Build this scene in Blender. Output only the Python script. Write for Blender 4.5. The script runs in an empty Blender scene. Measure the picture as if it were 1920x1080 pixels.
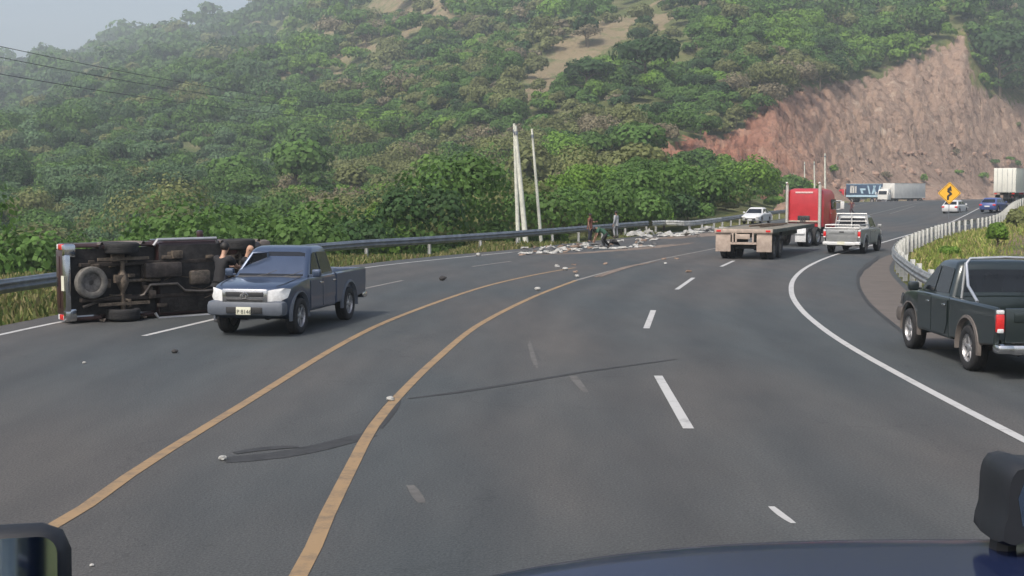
import bpy, bmesh, math, random
import numpy as np
from mathutils import Vector, Matrix, noise as mnoise

C = bpy.context.scene.collection
S = bpy.context.scene
rnd = random.Random(7)
nrs = np.random.RandomState(11)

# ------------------------------------------------------------------ camera, sky, sun, exposure
CAM_H = 3.06
FOC = 2450.0                      # focal length in pixels of a 1920 wide frame
HOR = 354.0                       # horizon row
PITCH = math.atan((540 - HOR) / FOC)
cd = bpy.data.cameras.new('camera')
cam = bpy.data.objects.new('camera', cd)
C.objects.link(cam)
cam.location = (0, 0, CAM_H)
cam.rotation_euler = (math.pi / 2 - PITCH, 0, 0)
cd.sensor_width = 36
cd.lens = 36 * FOC / 1920
cd.clip_start = 0.05
cd.clip_end = 9000
S.camera = cam

w = bpy.data.worlds.new('World')
S.world = w
w.use_nodes = True
nt = w.node_tree
sky = nt.nodes.new('ShaderNodeTexSky')
sky.sky_type = 'NISHITA'
sky.sun_disc = False
SUN_EL, SUN_AZ = math.radians(50), math.radians(215)      # azimuth clockwise from +Y
sky.sun_elevation = SUN_EL
sky.sun_rotation = SUN_AZ
sky.air_density = 1.0
sky.dust_density = 5.0
sky.ozone_density = 1.0
bg = nt.nodes['Background']
nt.links.new(sky.outputs[0], bg.inputs[0])
bg.inputs[1].default_value = 0.15
sl = bpy.data.lights.new('sun', 'SUN')
sl.energy = 2.4
sl.angle = math.radians(6)
sl.color = (1.0, 0.95, 0.88)
sun = bpy.data.objects.new('sun', sl)
C.objects.link(sun)
sd = Vector((math.sin(SUN_AZ) * math.cos(SUN_EL), math.cos(SUN_AZ) * math.cos(SUN_EL), math.sin(SUN_EL)))
sun.rotation_euler = sd.to_track_quat('Z', 'Y').to_euler()
S.view_settings.view_transform = 'Standard'
S.view_settings.look = 'None'
S.view_settings.gamma = 1
S.view_settings.exposure = 0.5
S.cycles.volume_bounces = 0

# ------------------------------------------------------------------ helpers
def smooth(a, b, x):
    t = np.clip((x - a) / (b - a), 0, 1)
    return t * t * (3 - 2 * t)

def rise(x, y):                   # the road climbs a little on its far right
    return float(1.35 * smooth(34, 60, x) * (1 - smooth(185, 260, y)) * smooth(80, 120, y))

def G(px, py, z=0.0):             # where the ray through a point of the photo meets level z
    u = (px - 960) / FOC
    v = (540 - py) / FOC
    d = Vector((u, math.cos(PITCH) + v * math.sin(PITCH), v * math.cos(PITCH) - math.sin(PITCH)))
    t = (z - CAM_H) / d.z
    return Vector((d.x * t, d.y * t, z))

def proj(x, y, z):                # the other way round, arrays allowed
    zz = z - CAM_H
    f = y * math.cos(PITCH) - zz * math.sin(PITCH)
    up = zz * math.cos(PITCH) + y * math.sin(PITCH)
    return 960 + FOC * x / f, 540 - FOC * up / f

def inpoly(px, py, poly):
    r = np.zeros(np.shape(px), bool)
    n = len(poly)
    for i in range(n):
        x1, y1 = poly[i]; x2, y2 = poly[(i + 1) % n]
        if y1 == y2: continue
        c = ((y1 > py) != (y2 > py)) & (px < (x2 - x1) * (py - y1) / (y2 - y1) + x1)
        r ^= c
    return r

MATS = {}
def mat(name, col, rough=0.6, metal=0.0, var=0.12, scale=6.0, bump=0.0, coat=0.0, col2=None, spec=None, coords='Object', emit=None):
    if name in MATS: return MATS[name]
    m = bpy.data.materials.new(name); m.use_nodes = True
    n = m.node_tree.nodes; l = m.node_tree.links
    b = n['Principled BSDF']
    b.inputs['Roughness'].default_value = rough
    b.inputs['Metallic'].default_value = metal
    if coat: 
        b.inputs['Coat Weight'].default_value = coat; b.inputs['Coat Roughness'].default_value = 0.06
    if spec is not None: b.inputs['Specular IOR Level'].default_value = spec
    tc = n.new('ShaderNodeTexCoord'); nz = n.new('ShaderNodeTexNoise')
    nz.inputs['Scale'].default_value = scale; nz.inputs['Detail'].default_value = 6
    nz.inputs['Roughness'].default_value = 0.65
    l.new(tc.outputs[coords], nz.inputs['Vector'])
    cr = n.new('ShaderNodeValToRGB')
    cr.color_ramp.elements[0].position = 0.35; cr.color_ramp.elements[1].position = 0.65
    c = Vector(col)
    c2 = Vector(col2) if col2 else c * (1 + var)
    c1 = c if col2 else c * (1 - var)
    cr.color_ramp.elements[0].color = (*c1, 1); cr.color_ramp.elements[1].color = (*c2, 1)
    l.new(nz.outputs['Fac'], cr.inputs[0]); l.new(cr.outputs[0], b.inputs['Base Color'])
    if bump:
        bp = n.new('ShaderNodeBump'); bp.inputs['Strength'].default_value = bump; bp.inputs['Distance'].default_value = 0.05
        l.new(nz.outputs['Fac'], bp.inputs['Height']); l.new(bp.outputs[0], b.inputs['Normal'])
    if emit:
        b.inputs['Emission Color'].default_value = (*emit[:3], 1); b.inputs['Emission Strength'].default_value = emit[3]
    MATS[name] = m
    return m

def tag(o, label=None, cat=None, group=None, kind=None):
    if label: o['label'] = label
    if cat: o['category'] = cat
    if group: o['group'] = group
    if kind: o['kind'] = kind
    return o

def empty(name, loc=(0, 0, 0), rz=0, label=None, cat=None, group=None, rot=None):
    o = bpy.data.objects.new(name, None); C.objects.link(o)
    o.empty_display_size = 0.3
    o.location = loc
    o.rotation_euler = rot if rot else (0, 0, rz)
    return tag(o, label, cat, group)

class MB:
    def __init__(s): s.v = []; s.f = []
    def add(s, vs, fs, M=None):
        o = len(s.v)
        if M is not None: vs = [M @ Vector(p) for p in vs]
        s.v += [tuple(p) for p in vs]; s.f += [tuple(i + o for i in f) for f in fs]
        return s
    def box(s, c, d, bev=0.0, M=None):
        hx, hy, hz = d[0] / 2, d[1] / 2, d[2] / 2
        b = min(bev, hx * .9, hy * .9, hz * .9)
        cx, cy, cz = c
        if b <= 0:
            vs = [(cx + i * hx, cy + j * hy, cz + k * hz) for i in (-1, 1) for j in (-1, 1) for k in (-1, 1)]
            fs = [(0, 1, 3, 2), (4, 6, 7, 5), (0, 4, 5, 1), (2, 3, 7, 6), (0, 2, 6, 4), (1, 5, 7, 3)]
            return s.add(vs, fs, M)
        bm = bmesh.new(); bmesh.ops.create_cube(bm, size=1)
        for v in bm.verts: v.co = Vector((v.co.x * d[0], v.co.y * d[1], v.co.z * d[2])) + Vector(c)
        bmesh.ops.bevel(bm, geom=list(bm.edges), offset=b, segments=2, profile=0.5, affect='EDGES')
        bm.verts.index_update()
        s.add([v.co.copy() for v in bm.verts], [[v.index for v in f.verts] for f in bm.faces], M)
        bm.free(); return s
    def tube(s, pts, r, n=8, caps=True):
        pts = [Vector(p) for p in pts]
        rs = r if isinstance(r, (list, tuple)) else [r] * len(pts)
        vs = []; fs = []
        prev = None
        for i, p in enumerate(pts):
            a = pts[min(i + 1, len(pts) - 1)] - pts[max(i - 1, 0)]
            a.normalize()
            if prev is None:
                ref = Vector((0, 0, 1)) if abs(a.z) < .9 else Vector((1, 0, 0))
                e1 = a.cross(ref).normalized()
            else: e1 = (prev - a * prev.dot(a)).normalized()
            prev = e1; e2 = a.cross(e1)
            for k in range(n):
                t = 2 * math.pi * k / n
                vs.append(p + (e1 * math.cos(t) + e2 * math.sin(t)) * rs[i])
        for i in range(len(pts) - 1):
            for k in range(n):
                fs.append((i * n + k, i * n + (k + 1) % n, (i + 1) * n + (k + 1) % n, (i + 1) * n + k))
        if caps:
            fs.append(tuple(range(n - 1, -1, -1))); fs.append(tuple((len(pts) - 1) * n + k for k in range(n)))
        return s.add(vs, fs)
    def lathe(s, prof, c=(0, 0, 0), n=28, axis='y', closed=False):
        vs = []; fs = []
        for r, h in prof:
            for k in range(n):
                t = 2 * math.pi * k / n
                a, b = r * math.cos(t), r * math.sin(t)
                p = (a, h, b) if axis == 'y' else ((a, b, h) if axis == 'z' else (h, a, b))
                vs.append((p[0] + c[0], p[1] + c[1], p[2] + c[2]))
        m = len(prof)
        for i in range(m if closed else m - 1):
            j = (i + 1) % m
            for k in range(n): fs.append((i * n + k, i * n + (k + 1) % n, j * n + (k + 1) % n, j * n + k))
        if not closed:
            fs.append(tuple(range(n))); fs.append(tuple((m - 1) * n + k for k in range(n)))
        return s.add(vs, fs)
    def poly(s, pts): return s.add(pts, [tuple(range(len(pts)))])
    def plate(s, pts, nrm, th):      # polygon with thickness
        nv = Vector(nrm) * th; n = len(pts)
        a = [Vector(p) for p in pts]; b = [p + nv for p in a]
        fs = [tuple(range(n - 1, -1, -1)), tuple(range(n, 2 * n))] + [(i, (i + 1) % n, n + (i + 1) % n, n + i) for i in range(n)]
        return s.add(a + b, fs)
    def ico(s, c, r, sub=2, sc=(1, 1, 1), jit=0.0):
        bm = bmesh.new(); bmesh.ops.create_icosphere(bm, subdivisions=sub, radius=1)
        vs = []
        for v in bm.verts:
            k = r * (1 + rnd.uniform(-jit, jit))
            vs.append((c[0] + v.co.x * sc[0] * k, c[1] + v.co.y * sc[1] * k, c[2] + v.co.z * sc[2] * k))
        bm.verts.index_update()
        s.add(vs, [[v.index for v in f.verts] for f in bm.faces]); bm.free(); return s
    def build(s, name, m, parent=None, smoothang=38, label=None, flat=False):
        me = bpy.data.meshes.new(name); me.from_pydata(s.v, [], s.f); me.update()
        bm = bmesh.new(); bm.from_mesh(me); bmesh.ops.recalc_face_normals(bm, faces=bm.faces); bm.to_mesh(me); bm.free()
        if not flat:
            me.shade_smooth(); me.set_sharp_from_angle(angle=math.radians(smoothang))
        me.materials.append(m)
        o = bpy.data.objects.new(name, me); C.objects.link(o)
        if parent: o.parent = parent
        if label: o['label'] = label
        return o

def copy_tree(o, parent=None):
    c = o.copy(); C.objects.link(c); c.parent = parent
    for ch in [x for x in bpy.data.objects if x.parent == o]: copy_tree(ch, c)
    return c

def npmesh(name, V, F, m, colors=None, smoothf=False):
    """V (n,3), F (m,k) arrays -> object; colors per face (m,3)"""
    me = bpy.data.meshes.new(name)
    k = F.shape[1]
    me.vertices.add(len(V)); me.vertices.foreach_set('co', V.astype(np.float32).ravel())
    me.loops.add(F.size); me.loops.foreach_set('vertex_index', F.astype(np.int32).ravel())
    me.polygons.add(len(F)); me.polygons.foreach_set('loop_start', np.arange(0, F.size, k, dtype=np.int32))
    me.polygons.foreach_set('use_smooth', np.full(len(F), smoothf))
    me.update(calc_edges=True)
    if colors is not None:
        a = me.attributes.new('tint', 'FLOAT_COLOR', 'FACE')
        a.data.foreach_set('color', np.concatenate([colors, np.ones((len(F), 1))], 1).astype(np.float32).ravel())
    me.materials.append(m)
    o = bpy.data.objects.new(name, me); C.objects.link(o)
    return o

# ------------------------------------------------------------------ materials
def asphalt():
    m = bpy.data.materials.new('asphalt'); m.use_nodes = True
    n = m.node_tree.nodes; l = m.node_tree.links; b = n['Principled BSDF']
    tc = n.new('ShaderNodeTexCoord')
    def noise(sc, det=4, stretch=None):
        z = n.new('ShaderNodeTexNoise'); z.inputs['Scale'].default_value = sc; z.inputs['Detail'].default_value = det
        if stretch:
            mp = n.new('ShaderNodeMapping'); mp.inputs['Scale'].default_value = stretch
            l.new(tc.outputs['Object'], mp.inputs[0]); l.new(mp.outputs[0], z.inputs['Vector'])
        else: l.new(tc.outputs['Object'], z.inputs['Vector'])
        return z
    big = noise(0.11, 3, (1.6, 0.5, 1)); mid = noise(1.3, 5, (1.5, .35, 1)); fine = noise(38, 3); grit = n.new('ShaderNodeTexVoronoi')
    grit.inputs['Scale'].default_value = 55; l.new(tc.outputs['Object'], grit.inputs['Vector'])
    r1 = n.new('ShaderNodeValToRGB'); e = r1.color_ramp.elements
    e[0].position = .40; e[0].color = (.045, .053, .057, 1); e[1].position = .60; e[1].color = (.064, .062, .060, 1)
    l.new(big.outputs['Fac'], r1.inputs[0])
    mx = n.new('ShaderNodeMix'); mx.data_type = 'RGBA'; mx.blend_type = 'MULTIPLY'; mx.inputs[0].default_value = 1
    r2 = n.new('ShaderNodeValToRGB'); e = r2.color_ramp.elements
    e[0].position = .3; e[0].color = (.86, .86, .86, 1); e[1].position = .75; e[1].color = (1.14, 1.12, 1.1, 1)
    l.new(mid.outputs['Fac'], r2.inputs[0]); l.new(r1.outputs[0], mx.inputs[6]); l.new(r2.outputs[0], mx.inputs[7])
    mx2 = n.new('ShaderNodeMix'); mx2.data_type = 'RGBA'; mx2.blend_type = 'MULTIPLY'; mx2.inputs[0].default_value = 1
    r3 = n.new('ShaderNodeValToRGB'); e = r3.color_ramp.elements
    e[0].position = .3; e[0].color = (.62, .62, .62, 1); e[1].position = .7; e[1].color = (1.4, 1.4, 1.38, 1)
    l.new(fine.outputs['Fac'], r3.inputs[0]); l.new(mx.outputs[2], mx2.inputs[6]); l.new(r3.outputs[0], mx2.inputs[7])
    # fine cracks and pale specks of grit
    vc = n.new('ShaderNodeTexVoronoi'); vc.feature = 'DISTANCE_TO_EDGE'; vc.inputs['Scale'].default_value = .16
    wz = noise(1.1, 6); wa = n.new('ShaderNodeMix'); wa.data_type = 'RGBA'; wa.blend_type = 'LINEAR_LIGHT'; wa.inputs[0].default_value = .9
    l.new(tc.outputs['Object'], wa.inputs[6]); l.new(wz.outputs['Color'], wa.inputs[7]); l.new(wa.outputs[2], vc.inputs['Vector'])
    rc = n.new('ShaderNodeValToRGB'); e = rc.color_ramp.elements; e[0].position = .0; e[0].color = (.8, .8, .8, 1); e[1].position = .0035; e[1].color = (1, 1, 1, 1)
    l.new(vc.outputs['Distance'], rc.inputs[0])
    vp = n.new('ShaderNodeTexVoronoi'); vp.inputs['Scale'].default_value = 2.6; l.new(tc.outputs['Object'], vp.inputs['Vector'])
    rp = n.new('ShaderNodeValToRGB'); e = rp.color_ramp.elements; e[0].position = .022; e[0].color = (1.25, 1.25, 1.2, 1); e[1].position = .04; e[1].color = (1, 1, 1, 1)
    l.new(vp.outputs['Distance'], rp.inputs[0])
    m3 = n.new('ShaderNodeMix'); m3.data_type = 'RGBA'; m3.blend_type = 'MULTIPLY'; m3.inputs[0].default_value = 1; l.new(mx2.outputs[2], m3.inputs[6]); l.new(rc.outputs[0], m3.inputs[7])
    m4 = n.new('ShaderNodeMix'); m4.data_type = 'RGBA'; m4.blend_type = 'MULTIPLY'; m4.inputs[0].default_value = 1; l.new(m3.outputs[2], m4.inputs[6]); l.new(rp.outputs[0], m4.inputs[7])
    at = n.new('ShaderNodeAttribute'); at.attribute_name = 'wear'
    rw = n.new('ShaderNodeValToRGB'); e = rw.color_ramp.elements; e[0].position = 0; e[0].color = (.86, .86, .87, 1); e[1].position = 1; e[1].color = (1.16, 1.14, 1.12, 1)
    l.new(at.outputs['Fac'], rw.inputs[0])
    m5 = n.new('ShaderNodeMix'); m5.data_type = 'RGBA'; m5.blend_type = 'MULTIPLY'; m5.inputs[0].default_value = 1; l.new(m4.outputs[2], m5.inputs[6]); l.new(rw.outputs[0], m5.inputs[7])
    l.new(m5.outputs[2], b.inputs['Base Color'])
    b.inputs['Roughness'].default_value = .82
    bp = n.new('ShaderNodeBump'); bp.inputs['Strength'].default_value = .35; bp.inputs['Distance'].default_value = .01
    l.new(grit.outputs['Distance'], bp.inputs['Height']); l.new(bp.outputs[0], b.inputs['Normal'])
    return m

def worn_paint(name, col, wear=0.42):
    m = bpy.data.materials.new(name); m.use_nodes = True
    n = m.node_tree.nodes; l = m.node_tree.links; b = n['Principled BSDF']
    tc = n.new('ShaderNodeTexCoord'); z = n.new('ShaderNodeTexNoise'); z.inputs['Scale'].default_value = 3.2
    z.inputs['Detail'].default_value = 9; z.inputs['Roughness'].default_value = .75
    l.new(tc.outputs['Object'], z.inputs['Vector'])
    r = n.new('ShaderNodeValToRGB'); e = r.color_ramp.elements
    c = Vector(col)
    e[0].position = wear - .09; e[0].color = (*(c * .45 + Vector((.03, .03, .03))), 1)
    e[1].position = wear + .1; e[1].color = (*c, 1)
    l.new(z.outputs['Fac'], r.inputs[0]); l.new(r.outputs[0], b.inputs['Base Color'])
    b.inputs['Roughness'].default_value = .7
    return m

def foliage_mat(name='foliage'):
    m = bpy.data.materials.new(name); m.use_nodes = True
    n = m.node_tree.nodes; l = m.node_tree.links; b = n['Principled BSDF']
    a = n.new('ShaderNodeAttribute'); a.attribute_name = 'tint'
    l.new(a.outputs['Color'], b.inputs['Base Color'])
    b.inputs['Roughness'].default_value = .65
    b.inputs['Specular IOR Level'].default_value = .25
    tr = n.new('ShaderNodeBsdfTranslucent'); l.new(a.outputs['Color'], tr.inputs[0])
    ms = n.new('ShaderNodeMixShader'); ms.inputs[0].default_value = .35
    l.new(b.outputs[0], ms.inputs[1]); l.new(tr.outputs[0], ms.inputs[2])
    l.new(ms.outputs[0], n['Material Output'].inputs[0])
    return m

def terrain_mat():
    m = bpy.data.materials.new('hillside'); m.use_nodes = True
    n = m.node_tree.nodes; l = m.node_tree.links; b = n['Principled BSDF']
    tc = n.new('ShaderNodeTexCoord')
    def noise(sc, det=6, stretch=None):
        z = n.new('ShaderNodeTexNoise'); z.inputs['Scale'].default_value = sc; z.inputs['Detail'].default_value = det
        z.inputs['Roughness'].default_value = .65
        if stretch:
            mp = n.new('ShaderNodeMapping'); mp.inputs['Scale'].default_value = stretch
            l.new(tc.outputs['Object'], mp.inputs[0]); l.new(mp.outputs[0], z.inputs['Vector'])
        else: l.new(tc.outputs['Object'], z.inputs['Vector'])
        return z
    def ramp(src, els):
        r = n.new('ShaderNodeValToRGB'); r.color_ramp.elements[0].position = els[0][0]; r.color_ramp.elements[0].color = (*els[0][1], 1)
        r.color_ramp.elements[1].position = els[-1][0]; r.color_ramp.elements[1].color = (*els[-1][1], 1)
        for p, c in els[1:-1]:
            e = r.color_ramp.elements.new(p); e.color = (*c, 1)
        l.new(src, r.inputs[0]); return r.outputs[0]
    def mix(f, a_, b_):
        x = n.new('ShaderNodeMix'); x.data_type = 'RGBA'
        l.new(f, x.inputs[0]); l.new(a_, x.inputs[6]); l.new(b_, x.inputs[7]); return x.outputs[2]
    at = lambda nm: (lambda a: (setattr(a, 'attribute_name', nm), a)[1])(n.new('ShaderNodeAttribute'))
    green = ramp(noise(.09).outputs['Fac'], [(.3, (.075, .11, .035)), (.5, (.125, .145, .055)), (.7, (.20, .185, .10))])
    grass = ramp(noise(.8, 8).outputs['Fac'], [(.3, (.10, .125, .035)), (.5, (.17, .18, .06)), (.68, (.24, .19, .10))])
    bare = ramp(noise(.12, 8).outputs['Fac'], [(.32, (.20, .17, .10)), (.5, (.27, .215, .135)), (.62, (.14, .16, .07))])
    cut = ramp(noise(.22, 12, (1, 1, 1.3)).outputs['Fac'], [(.34, (.13, .085, .062)), (.42, (.26, .18, .135)), (.5, (.35, .25, .19)), (.57, (.31, .215, .16)), (.68, (.47, .37, .29))])
    cutr = ramp(noise(.12, 12).outputs['Fac'], [(.35, (.22, .10, .068)), (.5, (.33, .155, .105)), (.65, (.40, .24, .17))])
    A = at('bare'); B = at('cut'); Rr = at('red'); Gs = at('grass')
    x = mix(Gs.outputs['Fac'], green, grass)
    x = mix(A.outputs['Fac'], x, bare)
    cc = mix(Rr.outputs['Fac'], cut, cutr)
    x = mix(B.outputs['Fac'], x, cc)
    l.new(x, b.inputs['Base Color'])
    b.inputs['Roughness'].default_value = .95; b.inputs['Specular IOR Level'].default_value = .1
    bp = n.new('ShaderNodeBump'); bp.inputs['Strength'].default_value = 1.0; bp.inputs['Distance'].default_value = 1.3
    l.new(noise(.8, 12).outputs['Fac'], bp.inputs['Height']); l.new(bp.outputs[0], b.inputs['Normal'])
    return m

M_asph = asphalt()
M_white = worn_paint('white_road_paint', (.42, .42, .41), .38)
M_yellow = worn_paint('yellow_road_paint', (.27, .18, .092), .43)
M_fadewhite = worn_paint('faded_road_paint', (.22, .205, .185), .46)
M_leaf = foliage_mat()
M_terr = terrain_mat()
M_tyre = mat('tyre_rubber', (.018, .018, .019), .85, 0, .3, 20, .2)
M_rim = mat('alloy_rim', (.42, .42, .43), .35, .7, .15, 9)
M_steelrim = mat('steel_rim', (.16, .15, .14), .6, .5, .4, 9)
M_glass = mat('dark_glass', (.010, .012, .016), .05, 0, .2, 2, spec=.45)
M_black = mat('black_plastic', (.022, .023, .025), .55, 0, .25, 10)
M_chrome = mat('chrome', (.62, .62, .63), .18, 1, .08, 6)
M_galv = mat('galvanised_steel', (.22, .24, .27), .42, .65, .25, 2.2)
M_galvw = mat('weathered_galvanised_steel', (.40, .41, .40), .55, .35, .3, 3.0)
M_redlamp = mat('red_lamp', (.55, .02, .02), .2, 0, .15, 20, coat=.6)
M_clear = mat('clear_lamp', (.62, .63, .63), .12, 0, .12, 15, coat=.6)
M_amber = mat('amber_lamp', (.7, .22, .02), .25, 0, .15, 15)
M_bark = mat('bark', (.13, .10, .07), .9, 0, .35, 8, .6)
M_conc = mat('pole_concrete', (.52, .53, .46), .85, 0, .18, 3, .2)
# ------------------------------------------------------------------ terrain
# profiles of the land along bearings; each entry (distance, height)
def zp(D, py): return CAM_H - (py - HOR) * D / FOC
def prof(zs, ps): return [(d, z) for d, z in zs] + [(d, zp(d, p)) for d, p in ps]
PROF = {
 -1500: prof([(1, 0), (60, 0), (100, -4)], [(200, 440), (300, 390), (500, 300), (800, 240), (1100, 190), (1500, 150), (2300, 190)]),
 -200: prof([(1, 0), (42, 0), (80, -7), (130, -10)], [(200, 455), (300, 392), (500, 295), (800, 210), (1100, 150), (1500, 124), (2300, 150)]),
 0:    prof([(1, 0), (45, 0), (80, -7), (130, -9)], [(200, 450), (300, 388), (500, 290), (800, 200), (1100, 140), (1500, 112), (2300, 140)]),
 60:   prof([(1, 0), (46, 0), (80, -7), (130, -9)], [(200, 450), (300, 385), (500, 280), (800, 190), (1100, 126), (1500, 100), (2300, 130)]),
 130:  prof([(1, 0), (46, 0), (80, -7), (130, -9)], [(200, 447), (300, 378), (500, 270), (800, 170), (1100, 116), (1500, 112), (2300, 130)]),
 240:  prof([(1, 0), (47, 0), (85, -7), (130, -8)], [(200, 442), (300, 366), (500, 252), (800, 150), (1100, 90), (1400, 55), (2300, 110)]),
 450:  prof([(1, 0), (53, 0), (88, -6), (130, -7)], [(200, 425), (300, 345), (500, 220), (800, 120), (1100, 74), (1400, 50), (2300, 100)]),
 600:  prof([(1, 0), (58, 0), (90, -5), (130, -6)], [(200, 405), (300, 320), (500, 180), (800, 60), (1100, 0), (1500, -40), (2300, -80)]),
 900:  prof([(1, 0), (72, 0), (95, -3), (130, -4)], [(200, 385), (300, 290), (500, 120), (800, -50), (1100, -120), (2300, -160)]),
 1200: prof([(1, 0), (88, 0), (110, -1.5), (130, -1)], [(160, 395), (200, 350), (300, 240), (500, 60), (800, -150), (2300, -200)]),
 1350: prof([(1, 0), (112, 0), (135, 0)], [(160, 388), (200, 362), (240, 335), (300, 245), (500, 20), (800, -230), (2300, -240)]),
 1450: prof([(1, 0), (150, 0), (235, 0)], [(258, 365), (330, 190), (500, 20), (800, -250), (2300, -260)]),
 1600: prof([(1, 0), (322, 0)], [(400, 155), (500, 50), (800, -250), (2300, -260)]),
 1700: prof([(1, 0), (352, 0)], [(430, 110), (560, 0), (800, -250), (2300, -260)]),
 1800: prof([(1, 0), (385, 0)], [(455, 65), (600, -60), (900, -250), (2300, -260)]),
 1850: prof([(1, 0), (400, 0)], [(440, 200), (600, -20), (900, -250), (2300, -260)]),
 1920: prof([(1, 0), (418, 0)], [(470, 195), (600, 30), (900, -200), (2300, -220)]),
 2400: prof([(1, 0), (300, 0)], [(400, 195), (600, 60), (900, -100), (2300, -220)]),
}
for k_ in PROF:
    if k_ <= 450:
        up_ = 36 if k_ >= 240 else (44 if k_ > 60 else 52)
        PROF[k_] = [(d, z - (up_ * d / FOC if d >= 800 else 0)) for d, z in PROF[k_]]
PXK = sorted(PROF)
def flat_limit(px):
    ks = [-1500, -200, 0, 450, 600, 900, 1200, 1350, 1450, 1600, 1800, 1920, 2400]
    vs = [60, 42, 45, 53, 58, 72, 88, 113, 160, 330, 392, 422, 300]
    return np.interp(px, ks, vs)

CUT = [(1222, 292), (1262, 268), (1300, 262), (1345, 258), (1385, 245), (1402, 222), (1450, 200), (1500, 172), (1560, 158), (1640, 146),
       (1700, 118), (1760, 88), (1806, 56), (1822, 110), (1832, 160), (1870, 185), (1930, 192), (2200, 220), (2600, 260), (2600, 374), (1440, 384), (1360, 372),
       (1345, 335), (1330, 305), (1280, 300), (1240, 296)]
BARE = [[(985, 120), (1060, 70), (1120, 40), (1200, 30), (1270, 30), (1240, 62), (1130, 90), (1080, 130), (1060, 175), (1005, 180)],
        [(670, 12), (740, 0), (820, -40), (860, 25), (850, 48), (800, 40), (740, 38)],
        [(500, 70), (560, 52), (640, 62), (650, 80), (560, 92), (500, 88)],
        [(960, 180), (1010, 150), (1030, 190), (980, 205)]]

def terrain_xy(x, y):
    """x, y arrays -> height"""
    th = np.arctan2(x, y); r = np.hypot(x, y)
    tc = np.clip(th, -.9, .9)
    D = np.maximum(r * np.cos(tc), 1.0)
    px = np.clip(960 + FOC * np.tan(tc), PXK[0], PXK[-1])
    lD = np.log(D)
    Z = np.stack([np.interp(lD, [math.log(d) for d, _ in PROF[k]], [z for _, z in PROF[k]]) for k in PXK])
    i = np.clip(np.searchsorted(PXK, px) - 1, 0, len(PXK) - 2)
    ks = np.array(PXK, float)
    t = (px - ks[i]) / (ks[i + 1] - ks[i])
    idx = np.arange(len(x))
    z = Z[i, idx] * (1 - t) + Z[i + 1, idx] * t
    back = smooth(.95, 1.5, np.abs(th))
    zb = np.where(r < 60, 0, (r - 60) * .06)
    z = z * (1 - back) + zb * back
    # the right-hand island behind the guardrail mounds up gently
    fl = flat_limit(px)
    far = smooth(0, 1, (D - fl) / np.maximum(fl, 1) * 1.2)
    return z, px, D, far

def fold(x, y):                   # ridges and gullies running down the slopes
    q = mnoise.noise(Vector((x * .0085 + y * .003, y * .0035, 4.2))); r2 = mnoise.noise(Vector((x * .021 + y * .006, y * .009, 9.2)))
    return (1 - abs(q) * 2.6) * .75 + (1 - abs(r2) * 2.6) * .35 - .35
def GZv(x, y):
    z, px, D, far = terrain_xy(x, y)
    n1 = np.array([mnoise.fractal(Vector((a * .011, b * .011, 0.3)), .9, 2.1, 5) for a, b in zip(x, y)])
    fo = np.array([fold(a, b) for a, b in zip(x, y)])
    z = z + (n1 * np.clip(D * .014, 0, 14) + fo * np.clip((D - 130) * .028, 0, 17) * smooth(1500, 1250, px)) * far
    d = island_depth(x, y)
    z = z + np.where(d > 0, smooth(0, 12, d) * 1.15, 0)
    return z + np.array([rise(a, b) if (a > 34 and 80 < b < 260) else 0 for a, b in zip(x, y)])
def GZ(x, y): return float(GZv(np.array([x]), np.array([y]))[0])

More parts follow.
